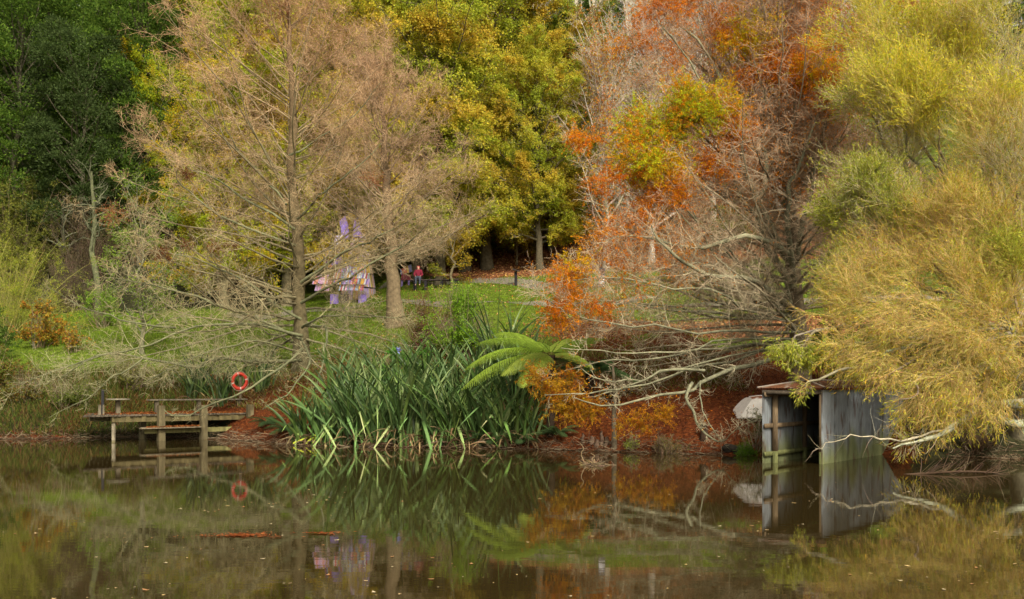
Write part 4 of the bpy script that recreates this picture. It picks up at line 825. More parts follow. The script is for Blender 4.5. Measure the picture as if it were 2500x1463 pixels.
# pale trunked slim tree at the forest edge
def forest_trunk(seed, x, d, h, label):
    rng = RNG(seed); X = (x-1250)/F*d; b = np.array([X, d, float(H(X, d))]); t = thing('bare_tree', b, label, 'tree')
    tl = trunk_line(b, b+[rng.normal()*0.5, 0, h], 12, 0.07, rng); g = Geo(); g.tubes(tl[None], np.linspace(0.22, 0.08, 12)[None], (0.12, 0.13, 0.07)if seed == 56 else (0.05, 0.05, 0.03), sides=8); g.build('trunk', M_BARK, t)
    P, R, _ = children(rng, tl[None], np.full((1, 12), 0.1), 16, 2.6, (40, 80), 0.3, 1, 7, up=0.2, wob=0.3, rs=0.6, rmin=0.02)
    P2, R2, _ = children(rng, P, R, 7, 1.0, (40, 80), 0.3, 1, 5, up=0.1, wob=0.3, rs=0.5, rmin=0.01)
    g = Geo(); g.tubes(P, R, (0.15, 0.16, 0.10), 5); g.tubes(P2, R2, (0.15, 0.16, 0.10), 3); g.build('branches', M_BARK, t)
forest_trunk(56, 240, 60, 8.5, 'pale lichened trunk with crooked limbs against the dark forest')
forest_trunk(57, 150, 70, 6, 'dim crooked trunk left of the pale lichened trunk')
forest_trunk(58, 75, 74, 6, 'dim trunk at the left of the forest edge')
# sapling trunk behind the hanging branch
def dark_sapling():
    d = 30.8; X = (1500-1250)/F*d; b = np.array([X, d, float(H(X, d))]); t = thing('bare_tree', b, 'slim dark bare trunk standing on the orange slope', 'tree'); rng = RNG(59)
    tl = trunk_line(b, b+[-0.05, 0, 2.5], 8, 0.04, rng); g = Geo(); g.tubes(tl[None], np.linspace(0.09, 0.04, 8)[None], (0.11, 0.09, 0.06), sides=8); g.build('trunk', M_BARK, t)
    P, R, _ = children(rng, tl[None], np.full((1, 8), 0.03), 26, 0.9, (50, 90), 0.3, 1, 5, up=0.2, wob=0.2, rs=0.4, rmin=0.005)
    g = Geo(); g.tubes(P, R, (0.2, 0.16, 0.11), 3); g.build('branches', M_BARK, t)
dark_sapling()

# ---- flax ----
def flax(seed, base, n, L, label, width=0.085, spread=0.35, bent=0.26, dead=40, dark=1.0, group='flax plants on the bank', lean=(0, 0)):
    rng = RNG(seed); base = np.asarray(base, float); t = thing('flax_plant', base, label, 'plant', group)
    def blades(n, L, tilt, cols, bentp, droop, wid, geo):
        K = 9; fan = rng.random(n)*2*np.pi
        az = rng.random(n)*2*np.pi; ti = np.abs(rng.normal(size=n))*tilt
        D = nrm(np.stack([np.cos(az)*np.sin(ti)+lean[0]*0.3, np.sin(az)*np.sin(ti)+lean[1]*0.3, np.cos(ti)], -1))
        Ln = L*rng.uniform(0.62, 1.05, n); P = np.empty((n, K, 3))
        P[:, 0] = base + np.column_stack([rng.normal(size=(n, 2))*spread*0.55, np.full(n, -0.08)])
        hz = nrm(np.stack([np.cos(az), np.sin(az), az*0], -1)); dd = D
        bk = np.where(rng.random(n) < bentp, rng.integers(3, 8, n), 99)
        for k in range(1, K):
            kink = (bk == k)[:, None]; dd = nrm(np.where(kink, hz*0.55+np.array([0, 0, -0.8])+rng.normal(size=(n, 3))*0.2, dd + hz*droop*0.10 + np.array([0, 0, -1.0])*droop*(k/K)*0.22))
            P[:, k] = P[:, k-1]+dd*(Ln/(K-1))[:, None]
        W = nrm(np.cross(D, np.stack([np.cos(fan), np.sin(fan), fan*0], -1)))
        prof = np.array([0.75, 0.85, 0.95, 1.0, 1.0, 0.92, 0.75, 0.45, 0.04])*wid
        wv = W[:, None, :]*(prof[None, :]*rng.uniform(0.75, 1.2, (n, 1)))[:, :, None]/2
        T = nrm(np.gradient(P, axis=1)); nn = nrm(np.cross(T, W[:, None, :]))
        mid = P - nn*prof[None, :, None]*0.22
        V = np.stack([P-wv, mid, P+wv], 2); C = np.repeat(cols[:, None, :], K, 1)
        aft = (np.arange(K)[None, :] >= bk[:, None]-0)[..., None]; C = np.where(aft, np.clip(C*2.1+np.array([0.03, 0.055, 0.015]), 0, 0.5), C)
        C = np.repeat(C[:, :, None, :], 3, 2)
        i = np.arange(n)[:, None, None]*K*3; k = np.arange(K-1)[None, :, None]*3; j = np.arange(2)[None, None, :]
        geo.add(V, Q=np.stack([i+k+j, i+k+j+1, i+k+j+4, i+k+j+3], -1), C=C)
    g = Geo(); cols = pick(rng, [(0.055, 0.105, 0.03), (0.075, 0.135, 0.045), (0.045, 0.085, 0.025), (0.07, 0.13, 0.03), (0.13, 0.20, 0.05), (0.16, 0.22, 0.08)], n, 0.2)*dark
    blades(n, L, 0.20, cols, bent, 0.62, width, g); g.build('leaves', M_FLAX, t)
    if dead:
        g = Geo(); blades(dead, L*0.55, 0.95, pick(rng, [(0.16, 0.10, 0.05), (0.10, 0.06, 0.035), (0.24, 0.17, 0.09)], dead), 0.3, 2.2, width*0.7, g); g.build('dead_leaves', M_FLAX, t)
    return t
def at(x, s): # a foot placed at photo column x, s metres up the bank from the shoreline
    d = 33.0
    for _ in range(20): X = (x-1250)/F*d; d = float(shore(X))+s
    return np.array([X, d, float(H(X, d))])
FX = [
    (745, .25, 30, 2.0, 'leftmost flax plant, pale leaves leaning towards the jetty bank'), (800, .15, 48, 2.3, 'flax plant second from the left at the waterline'), (860, .2, 50, 2.3, 'front flax plant with several sharply bent light leaves'),
    (920, .1, 50, 2.3, 'front flax plant below the small blue mark, at the waterline'), (985, .15, 50, 2.4, 'front flax plant in the middle of the flax bed'), (1045, .2, 48, 2.3, 'front flax plant just left of the fern frond tip'),
    (1105, .2, 46, 2.3, 'front flax plant under the drooping fern frond'), (1165, .25, 44, 2.1, 'front flax plant with a fringe of brown dead leaves'), (1225, .25, 36, 1.9, 'front flax plant at the right end of the waterline row'),
    (1290, .4, 24, 1.6, 'smallest flax plant at the right beneath the orange sprays'),
    (830, 2.0, 46, 2.2, 'back row flax plant at the left of the bed'), (900, 2.2, 46, 2.2, 'back row flax plant left of the broad leafed plant'), (970, 2.1, 46, 2.3, 'back row flax plant below the broad leafed plant'),
    (1040, 2.3, 46, 2.3, 'back row flax plant below the brown twiggy shrub'), (1110, 2.4, 46, 2.3, 'back row flax plant below the lime shrub'), (1180, 2.4, 44, 2.3, 'back row flax plant left of the tree fern'), (1250, 2.2, 40, 2.1, 'back row flax plant behind the tree fern fronds'),
]
for i, (x, s, n, L, l) in enumerate(FX): flax(200+i, at(x, s), int(n*1.35), L*(1.36 if i > 1 else 1.05), l, width=0.095, lean=(-0.5 if i == 0 else 0, -0.35 if s < 1 else 0))
for i, (x, s, n, L, l) in enumerate([(1215, 5.2, 34, 3.9, 'tallest flax plant, upright above the tree fern, left one'), (1262, 5.4, 30, 3.6, 'tall upright flax plant right of the tallest one'), (1160, 4.6, 18, 2.6, 'slender flax plant beside the lime green shrub')]):
    flax(230+i, at(x, s), n, L, l, spread=0.3, bent=0.12, dead=6, group='upright flax plants higher on the bank')
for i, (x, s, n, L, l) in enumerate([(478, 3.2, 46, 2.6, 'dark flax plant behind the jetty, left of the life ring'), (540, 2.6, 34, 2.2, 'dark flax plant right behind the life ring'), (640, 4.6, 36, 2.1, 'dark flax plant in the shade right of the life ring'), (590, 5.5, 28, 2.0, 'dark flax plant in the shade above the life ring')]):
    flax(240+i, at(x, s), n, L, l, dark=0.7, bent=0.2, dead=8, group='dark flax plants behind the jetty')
# fallen yellow flax leaves touching the water
g = Geo(); rng = RNG(250); q0 = at(757, 0.1)
for a, L_ in ((-2.2, 0.7), (-2.9, 0.9), (-2.5, 0.55), (-1.9, 0.6)):
    p = bez([q0+[0.35, 0.1, 0.35], q0+[0.35+0.3*math.cos(a), -0.2, 0.25], q0+[0.35+L_*math.cos(a), -0.1+L_*math.sin(a)*0.5, 0.02]], 8); w = np.array([[0, 0.02, 0.03]]); V = np.stack([p-w, p+w], 1)
    k = np.arange(7)*2; g.add(V, Q=np.stack([k, k+1, k+3, k+2], -1), C=(0.40, 0.46, 0.04))
tag(g.build('fallen_leaf', M_FLAX, origin=q0), 'bright yellow flax leaves bent down to touch the water', 'leaf')

# ---- tree ferns ----
def frond(geo, gr, rng, p0, az, L, el0, droop, wid, pal, npin=34, fold=0.25):
    K = 16; d = np.array([math.cos(az)*math.cos(el0), math.sin(az)*math.cos(el0), math.sin(el0)]); P = [np.asarray(p0, float)]
    for k in range(1, K): d = nrm(d+np.array([0, 0, -droop/K])); P.append(P[-1]+d*L/(K-1))
    P = np.array(P); gr.tubes(P[None], np.linspace(0.014, 0.003, K)[None], (0.12, 0.13, 0.04), 4)
    base_c = np.asarray(pal[rng.integers(0, len(pal))])*rng.uniform(0.85, 1.15)
    tt = np.linspace(0.12, 0.99, npin)
    for sgn in (-1, 1):
        f = tt*(K-1); k = np.minimum(f.astype(int), K-2); w = (f-k)[:, None]; b = P[k]*(1-w)+P[k+1]*w; T = nrm(P[k+1]-P[k])
        S = nrm(np.cross(T, [0, 0, 1.0]))*sgn; D = nrm(S*0.9+T*0.42+np.array([0, 0, -fold])); pl = wid*np.interp(tt, [0, 0.15, 0.4, 0.8, 1], [0.35, 0.75, 1, 0.62, 0.06])
        m = 16; u = np.linspace(0.05, 0.97, m)
        for s2 in (-1, 1):
            bb = b[:, None, :]+D[:, None, :]*(u[None, :]*pl[:, None])[..., None]; bb[..., 2] -= (u[None, :]**2*pl[:, None])*0.25
            side = nrm(np.cross(D, np.cross(T, D)*1.0 + 0)) if False else T
            dd = nrm(np.broadcast_to((side*s2)[:, None, :], bb.shape)*0.8+D[:, None, :]*0.55+np.array([0, 0, -0.08]))
            ll = (wid*0.16*(1-u[None, :]*0.72)*np.interp(tt, [0, .2, .7, 1], [0.7, 1, 0.8, 0.25])[:, None]*np.ones((npin, m)))
            nv = nrm(np.cross(T, D)); nv = np.broadcast_to(nv[:, None, :], bb.shape).reshape(-1, 3)+rng.normal(size=(npin*m, 3))*0.12
            C = np.clip(base_c*(1+0.12*rng.normal(size=(npin*m, 1))), 0.01, 1)
            geo.cards(bb.reshape(-1, 3), dd.reshape(-1, 3), ll.ravel(), ll.ravel()*0.5+0.012, C, rng, nv=nv)
def fern(seed, base, hgt, fronds, label, pal, trunk_r=0.13, npin=34, name='tree_fern', skirt=60, cat='fern'):
    rng = RNG(seed); base = np.asarray(base, float); t = thing(name, base, label, cat)
    top = base+np.array([0, 0, hgt])
    if hgt > 0.3:
        g = Geo(); tl = trunk_line(base, top, 8, 0.03, rng); g.tubes(tl[None], np.full((1, 8), trunk_r), (0.05, 0.035, 0.025), sides=10)
        P, R, _ = children(rng, tl[None], np.full((1, 8), 0.02), skirt*6, 0.35, (60, 120), 0.2, 1, 4, up=-0.9, wob=0.1, rs=0.3, rmin=0.005)
        g.tubes(P, R, jit(rng, (0.06, 0.04, 0.025), len(P)), 3); g.build('trunk', M_BARK, t)
        g = Geo(); P, R, _ = children(rng, tl[None], np.full((1, 8), 0.02), skirt, 1.0, (60, 100), 0.7, 1, 6, up=-1.6, wob=0.08, rs=0.3, rmin=0.006); g.tubes(P, R, jit(rng, (0.09, 0.055, 0.035), len(P)), 3); g.build('dead_fronds', M_TWIG, t)
    for az, L, el, dr, w in fronds:
        g = Geo(); gr = Geo(); frond(g, gr, rng, top, math.radians(az), L, math.radians(el), dr, w*1.3, pal, npin)
        f = g.build('frond', M_LEAF, t); gr.build('rachis', M_TWIG, f)
        WORLD[f.name] = WORLD[t.name]
    return t
FPAL = [(0.32, 0.46, 0.06), (0.42, 0.53, 0.09), (0.26, 0.39, 0.05)]
_fb = at(1395, 1.6)
FB = P3(1345, 868, 32.6); fb0 = np.array([FB[0], FB[1], float(H(FB[0], FB[1]))])
fr_ = [(186, 3.0, 30, 1.45, 0.55), (168, 2.7, 42, 1.3, 0.5), (205, 3.4, 12, 1.15, 0.55), (150, 2.4, 50, 1.3, 0.5), (222, 2.3, 18, 1.3, 0.5), (240, 2.2, 5, 1.3, 0.45), (15, 1.9, 45, 1.1, 0.45), (335, 1.6, 25, 1.5, 0.4), (60, 1.8, 50, 1.3, 0.4), (110, 1.9, 45, 1.3, 0.4)]
fern(301, fb0, FB[2]-fb0[2], fr_, 'tree fern with long bright green fronds arching over the flax', FPAL)
F2 = P3(1440, 905, 33.6); f20 = np.array([F2[0], F2[1], float(H(F2[0], F2[1]))])
fern(302, f20, F2[2]-f20[2], [(a, 1.5+0.3*(i % 2), 25+10*(i % 3), 1.4, 0.36) for i, a in enumerate(range(10, 360, 36))], 'smaller dark tree fern right of the bright one', [(0.08, 0.15, 0.05), (0.10, 0.2, 0.06)], skirt=90)
for i, (x, s, sc, l, dk) in enumerate([(700, .5, 1.0, 'low dark fern on the bank between jetty and flax', 0.6), (655, .9, 0.8, 'low dark fern nearest the jetty on the orange bank', 0.55), (1270, .2, 0.8, 'small fern with light green fronds at the foot of the tree fern', 1.3), (1190, .15, 0.8, 'dark fern at the waterline under the flax', 0.6), (1360, .6, 0.8, 'drooping fern at the waterline right of the flax', 0.7)]):
    fern(310+i, at(x, s), 0.12, [(a+i*13, sc*(0.9+0.15*(k % 3)), 35+8*(k % 3), 1.5, 0.2*sc) for k, a in enumerate(range(0, 360, 40))], l, [(0.09*dk, 0.16*dk, 0.06*dk), (0.12*dk, 0.2*dk, 0.07*dk)], npin=20, name='fern')

# ============================ ground scatter ============================
def scatter(seed, n, X0, X1, Y0, Y1, keepf):
    rng = RNG(seed); X = rng.uniform(X0, X1, n); Y = rng.uniform(Y0, Y1, n); k = keepf(X, Y, rng); X = X[k]; Y = Y[k]
    return rng, np.column_stack([X, Y, H(X, Y)])
def k_red(X, Y, r): return r.random(len(X)) < litter_masks(X, Y)[0]
rng, p = scatter(401, 150000, -19, 16, 27, 48, k_red); p = p[(p[:, 1]-shore(p[:, 0])) > -0.1]
g = Geo(); D = nrm(np.column_stack([rng.normal(size=(len(p), 2)), rng.random(len(p))*0.5])); g.cards(p+[0, 0, 0.01], D, rng.uniform(0.04, 0.13, len(p)), 0.022, pick(rng, [(0.18, 0.050, 0.012), (0.12, 0.03, 0.009), (0.25, 0.08, 0.018), (0.05, 0.02, 0.008), (0.27, 0.13, 0.045)], len(p), 0.25), rng)
tag(g.build('leaf_litter', M_LITTER), 'rusty orange cypress needles carpeting the bank', 'litter', kind='stuff')
def k_br(X, Y, r): m = litter_masks(X, Y); return r.random(len(X)) < np.maximum(m[1], 0.05*(X > -9)+0.10*(np.sin(X*0.7+Y*0.9)*np.sin(X*0.31-Y*0.43) > 0.35)*(X > -9))
rng, p = scatter(402, 90000, -12, 26, 42, 82, k_br)
g = Geo(); D = nrm(np.column_stack([rng.normal(size=(len(p), 2)), rng.random(len(p))*0.6])); g.cards(p+[0, 0, 0.015], D, rng.uniform(0.08, 0.17, len(p)), 0.09, pick(rng, [(0.40, 0.17, 0.07), (0.28, 0.11, 0.05), (0.48, 0.27, 0.12), (0.18, 0.07, 0.04), (0.5, 0.33, 0.1)], len(p), 0.2), rng)
tag(g.build('fallen_leaves', M_LITTER), 'brown fallen leaves spread over the slope and lawn behind', 'leaves', kind='stuff')
def k_gr(X, Y, r): m = litter_masks(X, Y); return (r.random(len(X)) > np.maximum(np.maximum(m[0], m[1]), m[2])*1.15) & ((Y-shore(X)) > 0.3)
rng, p = scatter(403, 260000, -34, 16, 33, 70, k_gr)
g = Geo(); D = nrm(np.column_stack([rng.normal(size=(len(p), 2))*0.45, np.ones(len(p))])); g.cards(p-[0, 0, 0.01], D, rng.uniform(0.06, 0.16, len(p)), 0.02, pick(rng, [(0.12, 0.22, 0.015), (0.18, 0.30, 0.02), (0.24, 0.34, 0.03), (0.09, 0.16, 0.02)], len(p), 0.2), rng)
tag(g.build('grass', M_GRASS), 'short green lawn grass between the trees', 'grass', kind='stuff')
# rank grass and weeds along the left bank
rng, p = scatter(404, 30000, -24, -13, 38, 46, lambda X, Y, r: ((Y-shore(X)) > 0.1))
g = Geo(); D = nrm(np.column_stack([rng.normal(size=(len(p), 2))*0.6, np.ones(len(p))])); g.cards(p-[0, 0, 0.02], D, rng.uniform(0.15, 0.5, len(p)), 0.025, pick(rng, [(0.07, 0.10, 0.02), (0.11, 0.14, 0.025), (0.17, 0.13, 0.05), (0.05, 0.08, 0.015), (0.13, 0.07, 0.03)], len(p), 0.25), rng)
tag(g.build('weeds', M_GRASS), 'rank grass and weeds on the left bank', 'weeds', kind='stuff')

# ============================ boat shed ============================
def corr(geo, a, b, z0, z1, rng, tone, side=1.0, amp=0.022, pitch=0.10, rows=16, off=0.0):
    a = np.asarray(a, float); b = np.asarray(b, float); L = np.linalg.norm(b-a); e = (b-a)/L; n = np.array([-e[1], e[0]])*side
    m = int(L/pitch*8)+1; u = np.linspace(0, L, m); zz = np.linspace(z0, z1, rows)
    w = amp*np.sin(u/pitch*2*np.pi)+off
    xy = a[None]+e[None]*u[:, None]+n[None]*w[:, None]
    V = np.concatenate([np.repeat(xy[:, None, :], rows, 1), np.repeat(zz[None, :, None], m, 0)], -1)
    C = np.empty((m, rows, 3)); C[:] = np.array([0.21, 0.235, 0.26])*tone
    U, Z = np.meshgrid(u+a[0]*3, zz, indexing='ij')
    n1 = np.sin(U*3.1)+np.sin(U*7.7+Z*2)+np.sin(U*1.3-Z*3)
    gm = np.clip((0.75+n1*0.10-Z)/0.5, 0, 1)[..., None]*0.85; C = C*(1-gm)+np.array([0.15, 0.17, 0.05])*gm
    rm = (np.sin(U*5.3+2)*np.sin(Z*4.1+U)+0.35*np.sin(U*23+Z*9) > 0.80)[..., None]*0.65; C = C*(1-rm)+np.array([0.11, 0.06, 0.04])*rm
    C = C*(0.80+0.28*np.sin(u/pitch*2*np.pi))[:, None, None]   # corrugation shading painted into the colour: valleys darker, ridges lighter
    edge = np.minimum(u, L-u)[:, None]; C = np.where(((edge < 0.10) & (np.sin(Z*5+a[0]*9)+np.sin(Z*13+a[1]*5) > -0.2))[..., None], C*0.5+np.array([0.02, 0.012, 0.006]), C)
    C = C*(1+rng.normal(size=(m, rows, 1))*0.03)
    i, j = np.meshgrid(np.arange(m-1), np.arange(rows-1), indexing='ij')
    geo.add(V, Q=np.stack([i*rows+j, (i+1)*rows+j, (i+1)*rows+j+1, i*rows+j+1], -1), C=C)
S1 = np.array([6.30, 25.75]); S2 = np.array([7.72, 25.55]); S3 = np.array([11.80, 30.9]); S4 = S1+(S3-S2)
sh_t = thing('boat_shed', (S1[0], S1[1], 0), 'rusty corrugated iron boat shed with an open front standing in the water', 'shed')
rng = RNG(500); ZT = 1.86
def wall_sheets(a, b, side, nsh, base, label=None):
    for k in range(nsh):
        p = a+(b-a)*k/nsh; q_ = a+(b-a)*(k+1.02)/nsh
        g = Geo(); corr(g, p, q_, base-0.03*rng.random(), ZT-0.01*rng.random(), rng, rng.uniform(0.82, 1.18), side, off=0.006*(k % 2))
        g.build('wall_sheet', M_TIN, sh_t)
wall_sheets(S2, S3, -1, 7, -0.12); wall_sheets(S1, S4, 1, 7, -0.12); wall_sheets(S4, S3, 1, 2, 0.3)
eL = nrm(S4-S1); inn = np.array([eL[1], -eL[0]])
g = Geo(); TIMB = (0.16, 0.115, 0.07); TG = (0.12, 0.13, 0.05)
def post(geo, xy, z0, z1, w=0.11, c=TIMB, rz=0.0): 
    geo.box((xy[0], xy[1], (0.3+z1)/2), (w, w, z1-0.3), rz, c); geo.box((xy[0], xy[1], (z0+0.3)/2), (w*1.01, w*1.01, 0.3-z0), rz, TG)
for k, (xy, w) in enumerate([(S1+eL*0.55+inn*0.09, 0.13), (S1+eL*2.6+inn*0.07, 0.1), (S1+eL*4.6+inn*0.07, 0.1), (S2+np.array([0.0, 0.06]), 0.075), (S2+eL*1.4-inn*0.07, 0.1), (S2+eL*3.6-inn*0.07, 0.1), (S4+inn*0.1, 0.1), (S3-inn*0.1, 0.1)]):
    g = Geo(); post(g, xy, -0.5, ZT-0.02, w); g.build('post', M_WOOD, sh_t)
for z in (0.24, 0.95, 1.74):
    for (a, b) in ((S1+inn*0.05+eL*0.02, S4+inn*0.05), (S2-inn*0.05+eL*0.1, S3-inn*0.05)):
        g = Geo(); g.beam((*a, z), (*b, z), 0.05, 0.11, TG if z < 0.5 else TIMB); g.build('rail', M_WOOD, sh_t)
g = Geo(); g.beam((*(S1+[0.0, 0.03]), 1.80), (*(S2+[0, 0.03]), 1.80), 0.06, 0.10, (0.10, 0.08, 0.06)); g.build('lintel', M_WOOD, sh_t)
g = Geo(); g.beam((*(S1+eL*1.9+inn*0.95), 0.6), (*(S1+eL*1.9+inn*0.95), 1.82), 0.10, 0.05, TIMB); g.build('hanging_board', M_WOOD, sh_t)
# hipped roof
ov = 0.10; R1 = S1-eL*ov-inn*ov; R2 = S2-eL*ov+inn*ov+[0.02, -0.02]; R3 = S3+eL*ov+inn*ov; R4 = S4+eL*ov-inn*ov
A1 = (S1+S2)/2+eL*1.0; A2 = (S4+S3)/2-eL*0.9
zr = ZT+0.045
def roof_plane(c00, c10, c01, c11, geo):   # eave edge c00->c10, upper edge c01->c11
    m = 120; rows = 10; u = np.linspace(0, 1, m); v = np.linspace(0, 1, rows)
    e = np.array(c00)[None]*(1-u[:, None])+np.array(c10)[None]*u[:, None]; t_ = np.array(c01)[None]*(1-u[:, None])+np.array(c11)[None]*u[:, None]
    V = e[:, None]*(1-v[None, :, None])+t_[:, None]*v[None, :, None]; L = np.linalg.norm(np.array(c10)-np.array(c00))
    V[..., 2] += 0.011*np.sin(u*L/0.076*2*np.pi)[:, None]
    r2 = RNG(7); n_ = np.sin(u[:, None]*17+v[None]*9)+np.sin(u[:, None]*41-v[None]*14)+r2.normal(size=(m, rows))*0.5
    C = np.where((n_ > 1.35)[..., None], np.array([0.24, 0.21, 0.18]), np.array([0.11, 0.045, 0.022]))*(1+0.15*r2.normal(size=(m, rows, 1)))
    i, j = np.meshgrid(np.arange(m-1), np.arange(rows-1), indexing='ij')
    geo.add(V, Q=np.stack([i*rows+j, (i+1)*rows+j, (i+1)*rows+j+1, i*rows+j+1], -1), C=np.clip(C, 0.01, 1))
za = ZT+0.24
p3 = lambda q_, z: (q_[0], q_[1], z)
g = Geo(); roof_plane(p3(R1, zr), p3(R2, zr), p3(A1, za), p3(A1, za), g); roof_plane(p3(R2, zr), p3(R3, zr), p3(A1, za), p3(A2, za), g)
roof_plane(p3(R3, zr), p3(R4, zr), p3(A2, za), p3(A2, za), g); roof_plane(p3(R4, zr), p3(R1, zr), p3(A2, za), p3(A1, za), g); rf = g.build('roof', M_TIN, sh_t); WORLD[rf.name] = WORLD[sh_t.name]
for a, b in ((p3(R1, zr), p3(A1, za)), (p3(R2, zr), p3(A1, za)), (p3(A1, za), p3(A2, za)), (p3(R3, zr), p3(A2, za)), (p3(R4, zr), p3(A2, za))):
    g = Geo(); g.tubes(np.array([[a, b]])+[0, 0, 0.015], np.full((1, 2), 0.022), (0.26, 0.22, 0.19), 6); g.build('ridge_cap', M_TIN, rf)

# ============================ upturned boat ============================
bb = hit(1792, 1014, d0=28.5); bt = thing('rowing_boat', bb, 'white rowing boat lying upside down on the bank behind the shed, litter on its keel', 'boat')
ax = nrm(np.array([0.97, 0.24, 0])); sd_ = np.array([-ax[1], ax[0], 0]); Lb = 2.9; m = 22; kk = 15
V = np.empty((m, kk, 3)); C = np.empty((m, kk, 3)); rb = RNG(9)
for i in range(m):
    u = i/(m-1); wd = 0.62*np.interp(u, [0, .25, .55, .85, 1], [0.62, 0.9, 0.98, 0.6, 0.05]); hh = 0.68*np.interp(u, [0, .3, .8, 1], [0.93, 1.0, 0.95, 0.75])
    for j in range(kk):
        a = math.pi*j/(kk-1); cx = math.cos(a); sx = math.sin(a)**0.5
        x0 = u*Lb + (1-u)**3*0.50*sx**1.3
        V[i, j] = bb+np.array([0, 0, -0.12])+ax*x0+sd_*(wd*np.sign(cx)*abs(cx)**0.55*(-1)) + np.array([0, 0, 0.02+hh*sx])
        lit = (sx > 0.93+0.06*math.sin(u*31+j)) 
        C[i, j] = (0.28, 0.085, 0.025) if lit else np.array((0.80, 0.77, 0.74))*(1-0.06*rb.random())
g = Geo(); i, j = np.meshgrid(np.arange(m-1), np.arange(kk-1), indexing='ij')
g.add(V, Q=np.stack([i*kk+j, (i+1)*kk+j, (i+1)*kk+j+1, i*kk+j+1], -1), C=C); g.add(V[0], T=[[0, q_, q_+1] for q_ in range(1, kk-1)], C=(0.70, 0.66, 0.64)); g.build('hull', M_PAINT, bt)
g = Geo()
for j in (0, kk-1): g.tubes((V[:, j]+[0, 0, 0.03])[None], np.full((1, m), 0.022), (0.62, 0.58, 0.56), 6)
g.build('rubbing_strake', M_PAINT, bt)
g = Geo(); g.tubes((V[:, kk//2]+[0, 0, 0.015])[None], np.full((1, m), 0.022), (0.66, 0.62, 0.6), 5); g.build('keel', M_PAINT, bt)

# ============================ jetty ============================
JA, JB, JC, JD = np.array([-14.75, 35.2]), np.array([-9.9, 39.55]), np.array([-10.6, 43.4]), np.array([-16.05, 38.7])
DZ = 0.95
jt = thing('jetty', (JA[0], JA[1], 0), 'old grey timber jetty strewn with orange needles', 'jetty'); rj = RNG(510)
g = Geo(); nb = 44
for k in range(nb):
    a = (k+0.04)/nb; b = (k+0.94)/nb; o1 = rj.normal()*0.03+(0.16 if k < 6 else 0); P_ = []
    for f in (a, b):
        fr = JA*(1-f)+JB*f; bk = JD*(1-f)+JC*f; dv = nrm(bk-fr); P_.append((fr-dv*o1, bk))
    z1 = DZ+rj.normal()*0.004; c = np.array((0.115, 0.095, 0.07))*rj.uniform(0.7, 1.15); v = []
    for z in (z1-0.045, z1): v += [(*P_[0][0], z), (*P_[1][0], z), (*P_[1][1], z), (*P_[0][1], z)]
    g.add(v, Q=[[3,2,1,0],[4,5,6,7],[0,1,5,4],[1,2,6,5],[2,3,7,6],[3,0,4,7]], C=c)
deck = g.build('deck_boards', M_WOOD, jt, smooth=False)
def jp(f, back=0.0): return (JA*(1-f)+JB*f)*(1-back)+(JD*(1-f)+JC*f)*back
DKT = (0.17, 0.15, 0.085)
for bk, c in ((0.03, (0.115, 0.095, 0.045)), (0.5, DKT), (0.95, DKT)):
    g = Geo(); a, b = jp(0.15 if bk < 0.1 else 0.02, bk), jp(0.99, bk); g.beam((*a, DZ-0.155), (*b, DZ-0.155), 0.07, 0.19, c); g.build('bearer', M_WOOD, jt, smooth=False)
g = Geo(); g.beam((*jp(0.16, 0.05), 0.06), (*jp(0.16, 0.05), DZ-0.06), 0.10, 0.10, (0.25, 0.22, 0.16)); g.beam((*jp(0.16, 0.05), -0.9), (*jp(0.16, 0.05), 0.05), 0.098, 0.098, DKT); g.build('post', M_WOOD, jt, smooth=False)
for f in (0.425, 0.675, 0.965):
    xy = jp(f, -0.045); g = Geo(); g.box((xy[0], xy[1], 0.30), (0.26, 0.22, 1.95), 0.7, (0.12, 0.10, 0.055), taper=0.86); g.build('post', M_WOOD, jt, smooth=False)
for f in (0.3, 0.6, 0.9):
    for bk in (0.5, 0.93):
        xy = jp(f, bk); g = Geo(); g.box((xy[0], xy[1], 0.0), (0.16, 0.16, 1.7), 0.7, DKT); g.build('post', M_WOOD, jt, smooth=False)
g = Geo(); g.beam((*jp(0.33, -0.02), 0.36), (*jp(0.97, -0.01), 0.36), 0.06, 0.17, (0.18, 0.17, 0.07)); g.build('lower_beam', M_WOOD, jt, smooth=False)
g = Geo()
for k in range(4):
    a = jp(0.31, 0.0+k*0.055-0.1); b = jp(0.66, 0.0+k*0.055-0.1); g.beam((*a, 0.475), (*b, 0.475), 0.19, 0.04, (0.18, 0.15, 0.10))
g.build('landing_step', M_WOOD, jt, smooth=False)
def needles_on(fn, n, z, parent, seed):
    r_ = RNG(seed); ps = np.array([(*fn(r_), z+0.004+0.012*r_.random()) for _ in range(n)]); D = nrm(np.column_stack([r_.normal(size=(n, 2)), 0.25*r_.random(n)]))
    g = Geo(); g.cards(ps, D, r_.uniform(0.05, 0.12, n), 0.03, pick(r_, [(0.20, 0.06, 0.015), (0.14, 0.04, 0.012), (0.28, 0.11, 0.03)], n, 0.2), r_); return tag(g.build('needle_litter', M_LITTER, parent), kind='stuff')
needles_on(lambda r_: jp(r_.beta(2.2, 1.0), r_.beta(1.6, 1.2)*0.97+0.015), 9000, DZ+0.005, jt, 511)
needles_on(lambda r_: jp(r_.uniform(0.35, 0.64), r_.uniform(-0.12, 0.08)), 1500, 0.497, jt, 512)
